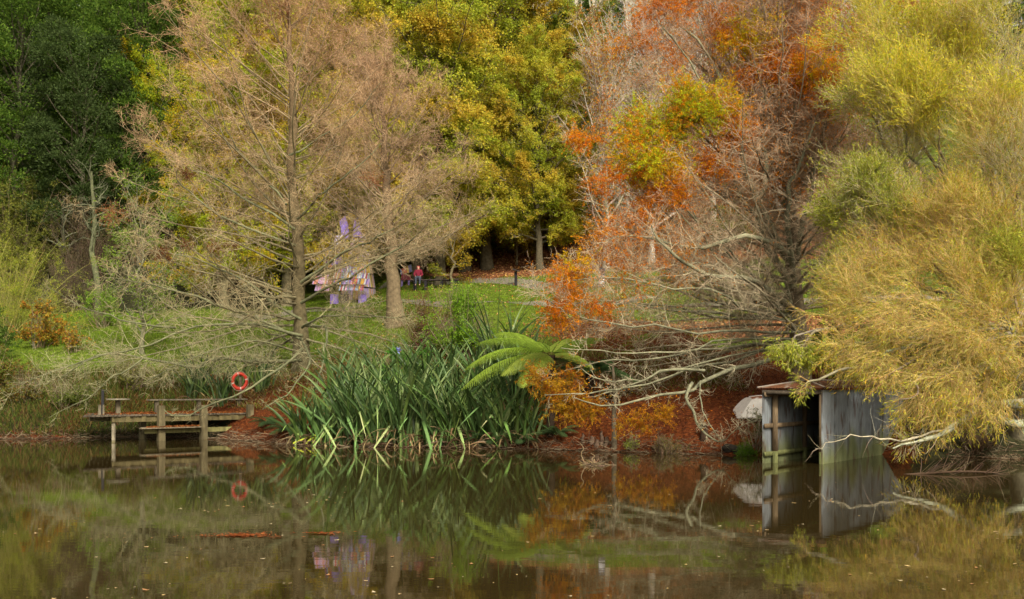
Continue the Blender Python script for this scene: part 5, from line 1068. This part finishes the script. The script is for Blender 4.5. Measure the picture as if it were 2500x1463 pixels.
# bench on the jetty
a = np.array([(362-1250)/F*38.4, 38.4]); b = np.array([(600-1250)/F*41.2, 41.2]); t = thing('bench', (*a, DZ), 'long low backless plank bench on the jetty below the life ring', 'bench')
g = Geo(); g.beam((*a, 1.46), (*b, 1.46), 0.30, 0.05, (0.17, 0.15, 0.115)); g.build('seat', M_WOOD, t, smooth=False)
for f in (0.08, 0.5, 0.92):
    c = a*(1-f)+b*f; g = Geo(); g.box((c[0], c[1], 1.18), (0.14, 0.14, 0.50), 0.6, (0.13, 0.11, 0.075)); g.build('leg', M_WOOD, t, smooth=False)
# round table
c = P3(288, 974, 37.6); t = thing('round_table', (c[0], c[1], DZ), 'round grey timber table top with a notch, at the outer end of the jetty', 'table')
ang_ = np.linspace(0.35, 2*np.pi-0.35, 28)+0.9; ring = [(c[0]+0.42*math.cos(q_), c[1]+0.42*math.sin(q_)) for q_ in ang_]+[(c[0]+0.12*math.cos(0.9), c[1]+0.12*math.sin(0.9))]
n_ = len(ring); g = Geo(); V = [(*p_, 1.47) for p_ in ring]+[(*p_, 1.52) for p_ in ring]+[(c[0], c[1], 1.47), (c[0], c[1], 1.52)]
g.add(V, Q=[[q_, (q_+1) % n_, n_+(q_+1) % n_, n_+q_] for q_ in range(n_)], T=[[2*n_, (q_+1) % n_, q_] for q_ in range(n_)]+[[2*n_+1, n_+q_, n_+(q_+1) % n_] for q_ in range(n_)], C=(0.24, 0.22, 0.165)); g.build('tabletop', M_WOOD, t, smooth=False)
g = Geo(); g.box((c[0], c[1], 1.21), (0.16, 0.16, 0.52), 0.5, (0.13, 0.11, 0.075)); g.build('leg', M_WOOD, t, smooth=False)
for dx, w, l in ((-0.27, 0.1, 'short thick post stub left of the round table leg'), (-0.13, 0.06, 'short thin post stub next to the round table leg')):
    g = Geo(); g.box((c[0]+dx, c[1]-1.0, 1.13), (w, w, 0.36), 0.3, (0.15, 0.13, 0.09), taper=0.9); tag(g.build('bollard', M_WOOD, origin=(c[0]+dx, c[1]-1.0, DZ), smooth=False), l, 'post')
c = P3(251, 1003, 37.4); g = Geo(); g.box((c[0], c[1], 1.25), (0.09, 0.09, 1.15), 0.2, (0.018, 0.018, 0.022)); g.box((c[0], c[1], 1.84), (0.11, 0.11, 0.03), 0.2, (0.03, 0.03, 0.03)); tag(g.build('marker_post', M_PAINT, origin=(c[0], c[1], 0.7), smooth=False), 'thin black square post at the outer left end of the jetty', 'post')

# ============================ life ring ============================
c = P3(585, 931, 41.0); gz = float(H(c[0], c[1]+0.12)); t = thing('post', (c[0], c[1]+0.12, gz), 'weathered post carrying the life ring at the head of the jetty', 'post')
g = Geo(); g.box((c[0], c[1]+0.12, (gz-0.3+c[2]+0.42)/2), (0.09, 0.09, c[2]+0.42-gz+0.3), 0.1, (0.15, 0.12, 0.08)); g.build('upright', M_WOOD, t, smooth=False)
g = Geo(); g.tubes(np.array([[(c[0], c[1]+0.10, c[2]+0.31), (c[0], c[1]-0.05, c[2]+0.31)]]), np.full((1, 2), 0.018), (0.2, 0.2, 0.2), 6, cap=True); g.build('hook', M_TIN, t)
t = thing('life_ring', c, 'red life ring with white bands hanging on a post by the jetty', 'life ring')
yaw = 0.42; ex = np.array([math.cos(yaw), math.sin(yaw), 0]); ey = np.array([0, 0, 1.0]); nn = np.cross(ex, ey); Rr, rr = 0.268, 0.058; N1, N2 = 48, 14
th = np.arange(N1)*2*np.pi/N1; ph = np.arange(N2)*2*np.pi/N2
rad_ = (Rr+rr*np.cos(ph)[None])[..., None]; dirv = np.cos(th)[:, None]*ex+np.sin(th)[:, None]*ey*1.12
V = c+dirv[:, None, :]*rad_+nn[None, None]*(rr*0.8*np.sin(ph))[None, :, None]
C = np.empty((N1, N2, 3)); C[:] = (0.46, 0.035, 0.018)
for k in range(N1):
    if min(abs((k-q_+N1//2) % N1-N1//2) for q_ in (2, 14, 26, 37)) <= 0: C[k] = (0.55, 0.48, 0.44)
i, j = np.meshgrid(np.arange(N1), np.arange(N2), indexing='ij'); g = Geo(); g.add(V, Q=np.stack([i*N2+j, ((i+1) % N1)*N2+j, ((i+1) % N1)*N2+(j+1) % N2, i*N2+(j+1) % N2], -1), C=C); g.build('ring', M_PLASTIC, t)
g = Geo(); th2 = np.linspace(0, 2*np.pi, 49); rp = c+(np.cos(th2)[:, None]*ex+np.sin(th2)[:, None]*ey*1.12)*(0.337+0.018*np.sin(th2*4)**2)[:, None]; g.tubes(rp[None], np.full((1, 49), 0.008), (0.5, 0.35, 0.3), 5); g.build('grab_rope', M_CLOTH, t)

# ============================ plank sculpture ============================
RAIN = [(0.45, 0.06, 0.08), (0.50, 0.15, 0.30), (0.22, 0.15, 0.48), (0.30, 0.40, 0.60), (0.60, 0.58, 0.62), (0.62, 0.34, 0.03), (0.10, 0.12, 0.16), (0.42, 0.28, 0.62), (0.62, 0.08, 0.10), (0.30, 0.38, 0.42), (0.70, 0.35, 0.55)]
PURP = (0.20, 0.14, 0.50)
BODYC = [(0.42, 0.30, 0.60), (0.30, 0.22, 0.52), (0.5, 0.3, 0.4), (0.30, 0.24, 0.16), (0.40, 0.28, 0.10), (0.26, 0.22, 0.34), (0.34, 0.30, 0.36), (0.40, 0.20, 0.14), (0.22, 0.20, 0.15), (0.45, 0.32, 0.05)]
sb = hit(838, 740); SC = sb[1]/F      # metres per photograph pixel there
def S(dx, up, dy=0.0): return sb+np.array([dx*SC, dy, up*SC])
t = thing('sculpture', sb, 'tall figure with two ears built of brightly painted slats on the lawn', 'sculpture'); rs_ = RNG(520)
def slat_rows(geo, rows, cx, axisdy, pal, seed, span=(0, 2*math.pi)):
    """rows of upright painted slats round a tapering body: (lowest, highest, radius low, radius high) in pixels"""
    r_ = RNG(seed)
    for lo, hi, ra, rb_ in rows:
        n_ = max(10, int((span[1]-span[0])*ra*SC/0.085)); cen = S(cx, lo, axisdy)
        for k in range(n_):
            a = span[0]+(span[1]-span[0])*(k+0.5)/n_; d_ = np.array([math.cos(a), math.sin(a), 0]); 
            geo.beam(cen+d_*ra*SC, cen+d_*rb_*SC+[0, 0, (hi-lo)*SC*r_.uniform(0.9, 1.0)], 0.068, 0.03, np.array(pal[r_.integers(0, len(pal))])*r_.uniform(0.8, 1.1))
g = Geo(); slat_rows(g, [(8, 38, 44, 40), (40, 72, 40, 35), (74, 104, 35, 28), (106, 134, 28, 22), (136, 160, 22, 17), (162, 178, 16, 11)], 32, 1.0, BODYC, 521); g.build('body', M_PAINT, t, smooth=False)
g = Geo(); g.add([S(-24, 88, -0.9), S(2, 88, -1.0), S(2, 118, -0.5), S(-12, 126, -0.4), S(-24, 88, -0.5), S(2, 88, -0.6), S(2, 118, -0.1), S(-12, 126, 0.0)], Q=[[0,1,2,3],[7,6,5,4],[0,4,5,1],[1,5,6,2],[2,6,7,3],[3,7,4,0]], C=PURP); g.build('front_panel', M_PAINT, t, smooth=False)
g = Geo(); slat_rows(g, [(86, 108, 15, 13), (110, 128, 13, 10)], -30, 0.2, RAIN, 526); g.build('arm', M_PAINT, t, smooth=False)
g = Geo(); slat_rows(g, [(140, 168, 14, 9)], -12, 0.6, [PURP, (0.35, 0.3, 0.6), (0.6, 0.6, 0.7)], 527); g.build('head', M_PAINT, t, smooth=False)
g = Geo(); g.box(S(-8, 130, -0.3), (0.75, 0.4, 0.22), 0.1, (0.015, 0.012, 0.02)); g.build('collar', M_PAINT, t, smooth=False)
for pts in ([(-6, 160), (12, 160), (10, 190), (2, 216), (-12, 202), (-8, 180)], [(22, 164), (38, 164), (40, 186), (34, 214), (25, 206), (22, 186)]):
    f_ = [S(x, y, 0.4) for x, y in pts]; bk = [p_+[0, 0.12, 0] for p_ in f_]; n_ = len(f_)
    g = Geo(); g.add(f_+bk, T=[[0, q_, q_+1] for q_ in range(1, n_-1)]+[[n_, n_+q_+1, n_+q_] for q_ in range(1, n_-1)], Q=[[q_, n_+q_, n_+(q_+1) % n_, (q_+1) % n_] for q_ in range(n_)], C=PURP); g.build('ear', M_PAINT, t, smooth=False)
def oval(cx, cy, rx, ry, dy, pal, seed, rows):
    g = Geo(); r_ = RNG(seed)
    for ri in range(rows):
        y0 = cy-ry+2*ry*ri/rows; y1 = y0+2*ry/rows*0.94; ym = (y0+y1)/2; hw = rx*math.sqrt(max(0.05, 1-((ym-cy)/ry)**2)); x = -hw
        step = 0.10/SC
        while x < hw:
            bulge = math.sqrt(max(0, 1-(x/rx)**2*0.9))*0.5
            slant = 0.22*(y1-y0)
            g.beam(S(cx+x-slant/2, y0, dy-bulge*(1-abs(ym-cy)/ry*0.5)), S(cx+x+slant/2, y1, dy-bulge*(1-abs(ym-cy)/ry*0.5)+0.06), 0.078, 0.035, np.array(pal[r_.integers(0, len(pal))])*r_.uniform(0.85, 1.1)); x += step
    return g
oval(27, 55, 43, 29, -0.9, RAIN, 523, 4).build('foot', M_PAINT, t, smooth=False)
oval(-44, 50, 22, 24, -0.7, [(0.50, 0.35, 0.62), (0.62, 0.35, 0.60), (0.70, 0.5, 0.7), (0.65, 0.25, 0.2)], 524, 3).build('foot', M_PAINT, t, smooth=False)
for dx in (-20, 48, 5):
    g = Geo(); g.box(S(dx, 8, -0.3), (0.5, 0.5, 0.6), 0.2, PURP if dx != 5 else (0.03, 0.02, 0.04)); g.build('plinth', M_PAINT, t, smooth=False)
# small slatted piece by the bench
c = hit(983, 700); t = thing('sculpture', c, 'small slatted piece painted orange, red and blue beside the seated person', 'sculpture'); k_ = c[1]/F
g = Geo()
for i_, cc in enumerate([(0.12, 0.14, 0.26), (0.3, 0.07, 0.05), (0.4, 0.09, 0.04), (0.4, 0.13, 0.08), (0.45, 0.28, 0.04), (0.14, 0.13, 0.3), (0.16, 0.18, 0.34)]):
    g.beam(c+[(-2+i_*4)*k_, 0, (28+i_*1.3)*k_], c+[(-5+i_*4)*k_, 0.05, (42+i_*1.8)*k_], 0.10, 0.04, cc)
g.build('slats', M_PAINT, t, smooth=False)
g = Geo(); g.box(c+[8*k_, 0.1, 22*k_], (0.6, 0.35, 0.35), 0.1, (0.18, 0.03, 0.05)); g.build('body', M_PAINT, t, smooth=False)
for dx in (-3, 14): g = Geo(); g.beam(c+[dx*k_, 0.05, -0.1], c+[(dx+2)*k_, 0.05, 18*k_], 0.12, 0.12, (0.22, 0.16, 0.42)); g.build('leg', M_PAINT, t, smooth=False)

# ============================ park bench and seated person ============================
c = hit(1060, 706); k_ = c[1]/F; t = thing('park_bench', c, 'dark timber bench on the lawn with a person seated at its left end', 'bench')
g = Geo(); zb = max(float(H(c[0]-1.3, c[1])), float(H(c[0]+1.4, c[1])))+0.42
for dy in (-0.17, 0, 0.17): g.beam((c[0]-1.45, c[1]+dy, zb), (c[0]+1.5, c[1]+dy, zb), 0.14, 0.05, (0.06, 0.045, 0.045))
g.build('seat', M_WOOD, t, smooth=False)
for dx in (-1.15, -0.5, 0.45, 1.3):
    g = Geo(); g.box((c[0]+dx, c[1], zb-0.33), (0.15, 0.42, 0.6), 0, (0.022, 0.02, 0.026)); g.build('leg', M_WOOD, t, smooth=False)
g = Geo(); g.beam((c[0]-0.3, c[1]+0.3, zb+0.36), (c[0]+1.5, c[1]+0.3, zb+0.36), 0.04, 0.16, (0.16, 0.07, 0.035)); g.build('backrest', M_WOOD, t, smooth=False)
for dx in (-0.2, 1.4): g = Geo(); g.beam((c[0]+dx, c[1]+0.26, zb-0.5), (c[0]+dx, c[1]+0.33, zb+0.4), 0.06, 0.06, (0.04, 0.03, 0.03)); g.build('back_post', M_WOOD, t, smooth=False)
def skin(name, verts, edges, radii, m, parent, sub=2, root=0):
    me = bpy.data.meshes.new(name); me.from_pydata([tuple(v) for v in verts], edges, []); o = bpy.data.objects.new(name, me); COL.objects.link(o); o.parent = parent
    at_ = me.color_attributes.new('Col', 'FLOAT_COLOR', 'POINT')
    sk = o.modifiers.new('skin', 'SKIN'); sk.use_smooth_shade = True
    for i_, r_ in enumerate(radii): me.skin_vertices[0].data[i_].radius = (r_, r_); me.skin_vertices[0].data[i_].use_root = (i_ == root)
    ss = o.modifiers.new('sub', 'SUBSURF'); ss.levels = sub; ss.render_levels = sub; me.materials.append(m); return o
def flat(name, c_, rough=0.85):
    m = mat(name, rough, 0.2); nt = m.node_tree; x = nt.nodes.new('ShaderNodeRGB'); x.outputs[0].default_value = (*c_, 1)
    nz = nt.nodes.new('ShaderNodeTexNoise'); nz.inputs['Scale'].default_value = 14; mr = nt.nodes.new('ShaderNodeMapRange'); mr.inputs[3].default_value = 0.8; mr.inputs[4].default_value = 1.2; nt.links.new(nz.outputs[0], mr.inputs[0])
    vm = nt.nodes.new('ShaderNodeVectorMath'); vm.operation = 'SCALE'; nt.links.new(x.outputs[0], vm.inputs[0]); nt.links.new(mr.outputs[0], vm.inputs['Scale']); nt.links.new(vm.outputs[0], nt.nodes['Principled BSDF'].inputs['Base Color']); return m
px_ = c[0]-0.95; p0 = (px_, c[1]-0.02, zb+0.03); t = thing('person', p0, 'person in a red hooded jacket sitting on the dark bench, seen from the pond', 'person')
J = {'pel': (0, 0, .12), 'wai': (0, .01, .27), 'che': (0, .0, .45), 'nec': (0, -.02, .60), 'hea': (0, -.03, .70), 'top': (0, -.03, .82),
     'ls': (-.17, 0, .53), 'le': (-.24, -.08, .28), 'lw': (-.15, -.28, .18), 'lh': (-.12, -.36, .17), 'rs': (.17, 0, .53), 're': (.24, -.08, .28), 'rw': (.15, -.28, .18), 'rh': (.12, -.36, .17),
     'lk': (-.12, -.42, .10), 'la': (-.12, -.44, -.33), 'lt': (-.12, -.60, -.38), 'lhp': (-.1, -.06, .1), 'rhp': (.1, -.06, .1), 'rk': (.12, -.42, .10), 'ra': (.12, -.44, -.33), 'rt': (.12, -.60, -.38)}
def mk(names, edges, radii, nm, m, sub=2): return skin(nm, [J[a_] for a_ in names], [(names.index(a_), names.index(b_)) for a_, b_ in edges], radii, m, t, sub)
nm_ = ['pel', 'wai', 'che', 'nec', 'hea', 'top', 'ls', 'le', 'lw', 'lh', 'rs', 're', 'rw', 'rh', 'lhp', 'lk', 'la', 'lt', 'rhp', 'rk', 'ra', 'rt']
ed_ = [('pel', 'wai'), ('wai', 'che'), ('che', 'nec'), ('nec', 'hea'), ('hea', 'top'), ('che', 'ls'), ('ls', 'le'), ('le', 'lw'), ('lw', 'lh'), ('che', 'rs'), ('rs', 're'), ('re', 'rw'), ('rw', 'rh'), ('pel', 'lhp'), ('lhp', 'lk'), ('lk', 'la'), ('la', 'lt'), ('pel', 'rhp'), ('rhp', 'rk'), ('rk', 'ra'), ('ra', 'rt')]
mk(nm_, ed_, [.12, .11, .12, .05, .095, .07, .06, .04, .03, .035, .06, .04, .03, .035, .08, .055, .035, .035, .08, .055, .035, .035], 'body', flat('skin_tone', (0.42, 0.25, 0.18), 0.6))
mk(['pel', 'wai', 'che', 'ls', 'le', 'lw', 'rs', 're', 'rw', 'nec'], [('pel', 'wai'), ('wai', 'che'), ('che', 'nec'), ('che', 'ls'), ('ls', 'le'), ('le', 'lw'), ('che', 'rs'), ('rs', 're'), ('re', 'rw')], [.16, .15, .16, .09, .065, .05, .09, .065, .05, .09], 'jacket', flat('red_jacket', (0.17, 0.015, 0.035)))
J['h1'] = (0, .0, .62); J['h2'] = (0, .015, .74); J['h3'] = (0, .0, .84)
mk(['h1', 'h2', 'h3'], [('h1', 'h2'), ('h2', 'h3')], [.10, .125, .08], 'hood', flat('red_hood', (0.38, 0.025, 0.055)))
mk(['pel', 'lhp', 'lk', 'la', 'rhp', 'rk', 'ra'], [('pel', 'lhp'), ('lhp', 'lk'), ('lk', 'la'), ('pel', 'rhp'), ('rhp', 'rk'), ('rk', 'ra')], [.13, .10, .075, .055, .10, .075, .055], 'trousers', flat('dark_trousers', (0.05, 0.06, 0.09)))

# ============================ signs ============================
c = hit(1260, 699); k_ = c[1]/F; t = thing('sign_post', c, 'dark lectern post with a small tilted top beside the gravel path', 'sign')
g = Geo(); g.beam(c-[0, 0, 0.2], c+[-1*k_, 0, 36*k_], 0.17, 0.17, (0.02, 0.018, 0.022)); g.build('post', M_WOOD, t, smooth=False)
g = Geo(); g.beam(c+[-9*k_, -0.1, 40.5*k_], c+[8*k_, -0.1, 35*k_], 0.42, 0.035, (0.035, 0.03, 0.035)); g.build('panel', M_PAINT, t, smooth=False)
c = hit(1469, 702); k_ = c[1]/F; t = thing('sign', c, 'upright dark sign with a white lower notice half hidden by orange cypress sprays', 'sign')
g = Geo(); g.box(c+[0, 0.06, 20*k_], (16*k_, 0.05, 54*k_), 0, (0.05, 0.05, 0.08)); g.build('board', M_PAINT, t, smooth=False)
g = Geo(); g.box(c+[0, 0.01, 19*k_], (14.5*k_, 0.02, 20*k_), 0, (0.62, 0.62, 0.70)); g.build('notice', M_PAINT, t, smooth=False)

# ============================ stump, knees, drift ============================
c = hit(1718, 1070, d0=28.5); t = thing('tree_stump', c, 'short dark tree stump on the orange slope behind the hanging branch', 'stump'); g = Geo(); tl = np.array([c-[0, 0, .15], c+[0.02, 0, .15], c+[0.0, 0, .42]]); g.tubes(tl[None], np.array([[.16, .11, .10]]), (0.07, 0.045, 0.03), 9, cap=True); g.build('trunk', M_BARK, t)
for i_, (x, y, h_, r_, l) in enumerate([(1423, 1083, .30, .05, 'tall thin cypress knee, first from the left'), (1445, 1082, .20, .09, 'rounded cypress knee between the tall thin one and the pair'), (1458, 1088, .17, .09, 'squat cypress knee left of the tallest knee'), (1469, 1088, .42, .06, 'tallest cypress knee of the row at the water edge'), (1482, 1086, .22, .08, 'rounded cypress knee at the right end of the row')]):
    c = hit(x, y, d0=28.5); K = 6; tl = np.array([c+[0.02*math.sin(q_*2+i_), 0, -0.08+(h_+0.08)*q_/(K-1)] for q_ in range(K)]); g = Geo(); g.tubes(tl[None], (r_*np.array([1.5, 1.15, .95, .85, .75, .4]))[None], (0.13, 0.085, 0.06), 9, cap=True)
    tag(g.build('cypress_knee', M_STONE, origin=c), l, 'root knee', 'cypress knees at the water edge')
for i_, (x, y, r_, l) in enumerate([(1782, 1102, .24, 'dark mossy rock at the water edge left of the shed'), (1812, 1106, .27, 'larger dark rock touching the shed corner side of the bank')]):
    c = hit(x, y, d0=27.5); g = Geo(); g.ico(c+[0, 0, 0.05], r_*0.8, (0.03, 0.026, 0.02), 3, (1.3, 1, .7), .16, i_+3); tag(g.build('rock', M_STONE, origin=c), l, 'rock')
def debris(seed, c, rx, label, n=130, up=0.35, col=(0.30, 0.22, 0.13)):
    r_ = RNG(seed); t = thing('driftwood', c, label, 'debris'); g = Geo(); g.ico(c+np.array([0, 0, -0.03]), 1, (0.06, 0.04, 0.025), 3, (rx*0.8, rx*0.35, 0.09), .2, seed); g.build('mat', M_STONE, t)
    b_ = c+np.column_stack([r_.normal(size=n)*rx*0.4, r_.normal(size=n)*rx*0.2, np.zeros(n)]); d_ = nrm(r_.normal(size=(n, 3))+[0, 0, up]); d_[:, 2] = np.abs(d_[:, 2])*0.6; K = 4; L_ = r_.uniform(0.1, 0.4, n)
    P = np.stack([b_+d_*(L_*q_/3)[:, None]+np.array([0, 0, -0.05*q_*q_/9]) for q_ in range(K)], 1); g = Geo(); g.tubes(P, np.full((n, K), 0.006), jit(r_, col, n, 0.25), 3)
    for dx, hh in ((-0.25, 0.55), (0.02, 0.3)):
        p_ = bez([c+[dx, 0, 0], c+[dx-0.12, 0, hh*0.5], c+[dx-0.05, 0, hh*0.75], c+[dx-0.15, 0, hh]], 8); g.tubes(p_[None], np.linspace(0.014, 0.005, 8)[None], col, 4)
    g.build('twigs', M_TWIG, t)
c = P3(1455, 1136, 4750/(1136-948)); c[2] = 0.0; debris(530, c, 0.42, 'floating clump of dead twigs and roots in front of the orange bank')
c = P3(2330, 1158, 4750/(1158-948)); c[2] = 0.0; t = thing('fallen_branch', c, 'dark sunken branch with fanned twigs in the water below the willow', 'branch'); rng = RNG(531)
p = bez([c+[-1.1, 0.05, -0.03], c+[-0.5, 0, 0.03], c+[0.3, 0, 0.06], c+[1.0, 0.1, 0.02]], 10); g = Geo(); g.tubes(p[None], np.linspace(0.035, 0.02, 10)[None], (0.07, 0.045, 0.03), 6)
q1, r1, _ = children(rng, p[None], np.full((1, 10), 0.02), 46, 0.7, (25, 60), 0.2, 1, 6, up=0.25, wob=0.12, rs=0.5, rmin=0.005, side=(0.4, 0, 0.6)); q1[..., 2] = np.abs(q1[..., 2]); g.tubes(q1, r1, jit(rng, (0.12, 0.08, 0.055), len(q1)), 3); g.build('twigs', M_TWIG, t)
p = bez([c+[-1.0, 0.3, -0.03], c+[-0.6, 0.2, 0.1], c+[0.4, 0.6, 0.35], c+[1.4, 1.2, 0.3]], 10)
# small blue flower-like mark in the flax
c = P3(971, 857, 34.6); t = thing('iris_flower', c, 'tiny pale blue flower standing above the flax leaves', 'flower'); g = Geo(); r_ = RNG(540)
g.tubes(np.array([[c-[0, 0, 1.6], c-[0, 0, .8], c]]), np.full((1, 3), .008), (0.1, 0.18, 0.05), 4); g.build('stem', M_TWIG, t); g = Geo(); g.cards(np.repeat(c[None], 9, 0), nrm(r_.normal(size=(9, 3))+[0, 0, .5]), 0.16, 0.07, jit(r_, (0.30, 0.36, 0.75), 9), r_); g.build('petals', M_LEAF, t)

# ============================ leaves floating on the pond ============================
rng = RNG(600); protos = []
for k in range(4):
    n_ = 9; a_ = np.linspace(0, 2*np.pi, n_, endpoint=False); rr_ = np.array([1, .55, .8, .45, .6, .5, .85, .55, .7])*rng.uniform(.8, 1.1, n_)
    rim = np.column_stack([np.cos(a_)*rr_*[1.0], np.sin(a_)*rr_*0.7, 0.18*rr_**2*np.abs(np.sin(a_*1.5+k))]); V = np.vstack([[[0, 0, 0.0]], rim])*0.045
    g = Geo(); g.add(V, T=[[0, 1+q_, 1+(q_+1) % n_] for q_ in range(n_)], C=[(0.50, 0.36, 0.19), (0.60, 0.50, 0.32), (0.38, 0.20, 0.09), (0.62, 0.45, 0.2)][k]); protos.append(g.build('floating_leaf', M_LITTER))
GL = 'dead leaves floating on the pond'
CLU = [(rng.uniform(0, 2500), rng.uniform(1150, 1450)) for _ in range(16)]
for i_ in range(210):
    o = protos[i_] if i_ < 4 else protos[i_ % 4].copy()
    if i_ >= 4: COL.objects.link(o)
    y_ = 1120+(1463-1120)*rng.random()**0.8; d_ = 4750/(y_-948); x_ = rng.uniform(-20, 2520)
    if rng.random() < 0.6: cx_, cy_ = CLU[rng.integers(0, 16)]; x_ = float(np.clip(cx_+rng.normal()*90, -20, 2520)); y_ = float(np.clip(cy_+rng.normal()*16, 1125, 1460)); d_ = 4750/(y_-948)
    X_ = (x_-1250)/F*d_
    while d_ > shore(X_)-0.6 or (x_ > 1800 and x_ < 2260 and y_ < 1175): y_ = rng.uniform(1150, 1463); d_ = 4750/(y_-948); X_ = (x_-1250)/F*d_
    o.location = (X_, d_, 0.004); o.rotation_euler = (0, 0, rng.random()*6.3); s_ = 0.35+0.9*rng.random()**2.2*(0.75+d_/40); o.scale = (s_, s_, s_)
    tag(o, ['tan', 'pale cream', 'dark brown', 'yellow brown'][i_ % 4]+' dead leaf floating '+('at the bottom edge' if y_ > 1380 else 'in mid pond' if y_ > 1250 else 'by the far bank')+', '+['far left', 'below the jetty', 'below the flax', 'below the orange bank', 'near the shed'][int(np.clip((x_+20)/508, 0, 4))], 'leaf', GL)
def raft(x, y, rx, ry, n, seed):
    r_ = RNG(seed); d_ = 4750/(y-948); c_ = np.array([(x-1250)/F*d_, d_, 0.006]); a_ = r_.random(n)*6.28; q_ = np.abs(r_.normal(size=n))*0.62*(1+0.5*np.sin(a_*3+seed)); p_ = c_+np.column_stack([np.cos(a_)*q_*rx, np.sin(a_)*q_*ry, r_.random(n)*0.006])
    g = Geo(); g.cards(p_, nrm(np.column_stack([r_.normal(size=(n, 2)), np.full(n, .03)])), 0.07, 0.018, pick(r_, [(0.26, 0.06, 0.015), (0.35, 0.11, 0.03)], n), r_, nv=np.array([[0, 0, 1.0]])+r_.normal(size=(n, 3))*0.05); return g
tag(raft(590, 1308, 0.50, 0.17, 330, 601).build('floating_needles', M_LITTER), 'raft of rust red needles floating on the pond at left', 'needles', kind='stuff')
tag(raft(790, 1303, 0.30, 0.09, 80, 602).build('floating_needles', M_LITTER), 'small thin raft of red needles right of the bigger one', 'needles', kind='stuff')

rng, p = scatter(405, 60000, -13, 8, 34, 46, lambda X, Y, r: ((Y-shore(X)) > 2.2) & ((Y-shore(X)) < 11) & (r.random(len(X)) < 0.75))
g = Geo(); D = nrm(np.column_stack([rng.normal(size=(len(p), 2))*0.9, np.ones(len(p))])); cl = 0.5+0.5*np.sin(p[:, 0]*1.6+p[:, 1]*1.1)*np.sin(p[:, 1]*1.9-p[:, 0]*0.7); g.cards(p-[0, 0, 0.02], D, rng.uniform(0.08, 0.38, len(p))*(0.4+cl), 0.022, pick(rng, [(0.10, 0.14, 0.02), (0.16, 0.19, 0.03), (0.20, 0.13, 0.06), (0.11, 0.06, 0.03), (0.26, 0.20, 0.10)], len(p), 0.25), rng)
tag(g.build('undergrowth', M_GRASS), 'rough brown and green undergrowth on the bank behind the flax', 'undergrowth', kind='stuff')

# twigs, roots and needle scum where the bank meets the water
rng = RNG(700); n = 5200; X = rng.uniform(-22, 15, n); sx_ = rng.normal(size=n)*0.28+0.12; Y = shore(X)+sx_; keep = ~((X > 6) & (X < 12.2) & (Y < 31.2)); X = X[keep]; Y = Y[keep]; n = len(X)
z = np.maximum(H(X, Y), 0.0)+0.01; d = nrm(np.column_stack([rng.normal(size=n), rng.normal(size=n)*0.7, np.abs(rng.normal(size=n))*0.25])); L = rng.uniform(0.06, 0.42, n); b = np.column_stack([X, Y, z])
P = np.stack([b, b+d*(L*0.5)[:, None]+rng.normal(size=(n, 3))*0.012, b+d*L[:, None]], 1); P[..., 2] = np.maximum(P[..., 2], 0.004)
g = Geo(); g.tubes(P, np.full((n, 3), 0.006)*rng.uniform(0.5, 1.8, (n, 1)), pick(rng, [(0.16, 0.11, 0.07), (0.09, 0.06, 0.04), (0.26, 0.21, 0.14)], n), 3)
tag(g.build('twig_litter', M_TWIG), 'broken twigs and roots lying along the waterline of the far bank', 'twigs', kind='stuff')
n = 9000; X = rng.uniform(-20, 14, n); off = -np.abs(rng.normal(size=n))*0.35*(0.35+0.65*np.sin(X*1.3)**2); Y = shore(X)+off; keep = ~((X > 6) & (X < 12.2)); X = X[keep]; Y = Y[keep]; n = len(X)
g = Geo(); g.cards(np.column_stack([X, Y, np.full(n, 0.006)+rng.random(n)*0.004]), nrm(np.column_stack([rng.normal(size=(n, 2)), np.full(n, .02)])), rng.uniform(0.03, 0.10, n), 0.02, pick(rng, [(0.18, 0.06, 0.018), (0.26, 0.12, 0.04), (0.09, 0.04, 0.02), (0.30, 0.22, 0.12)], n), rng, nv=np.array([[0, 0, 1.0]])+rng.normal(size=(n, 3))*0.05)
tag(g.build('needle_scum', M_LITTER), 'needles and leaf scraps drifted against the far bank', 'needles', kind='stuff')
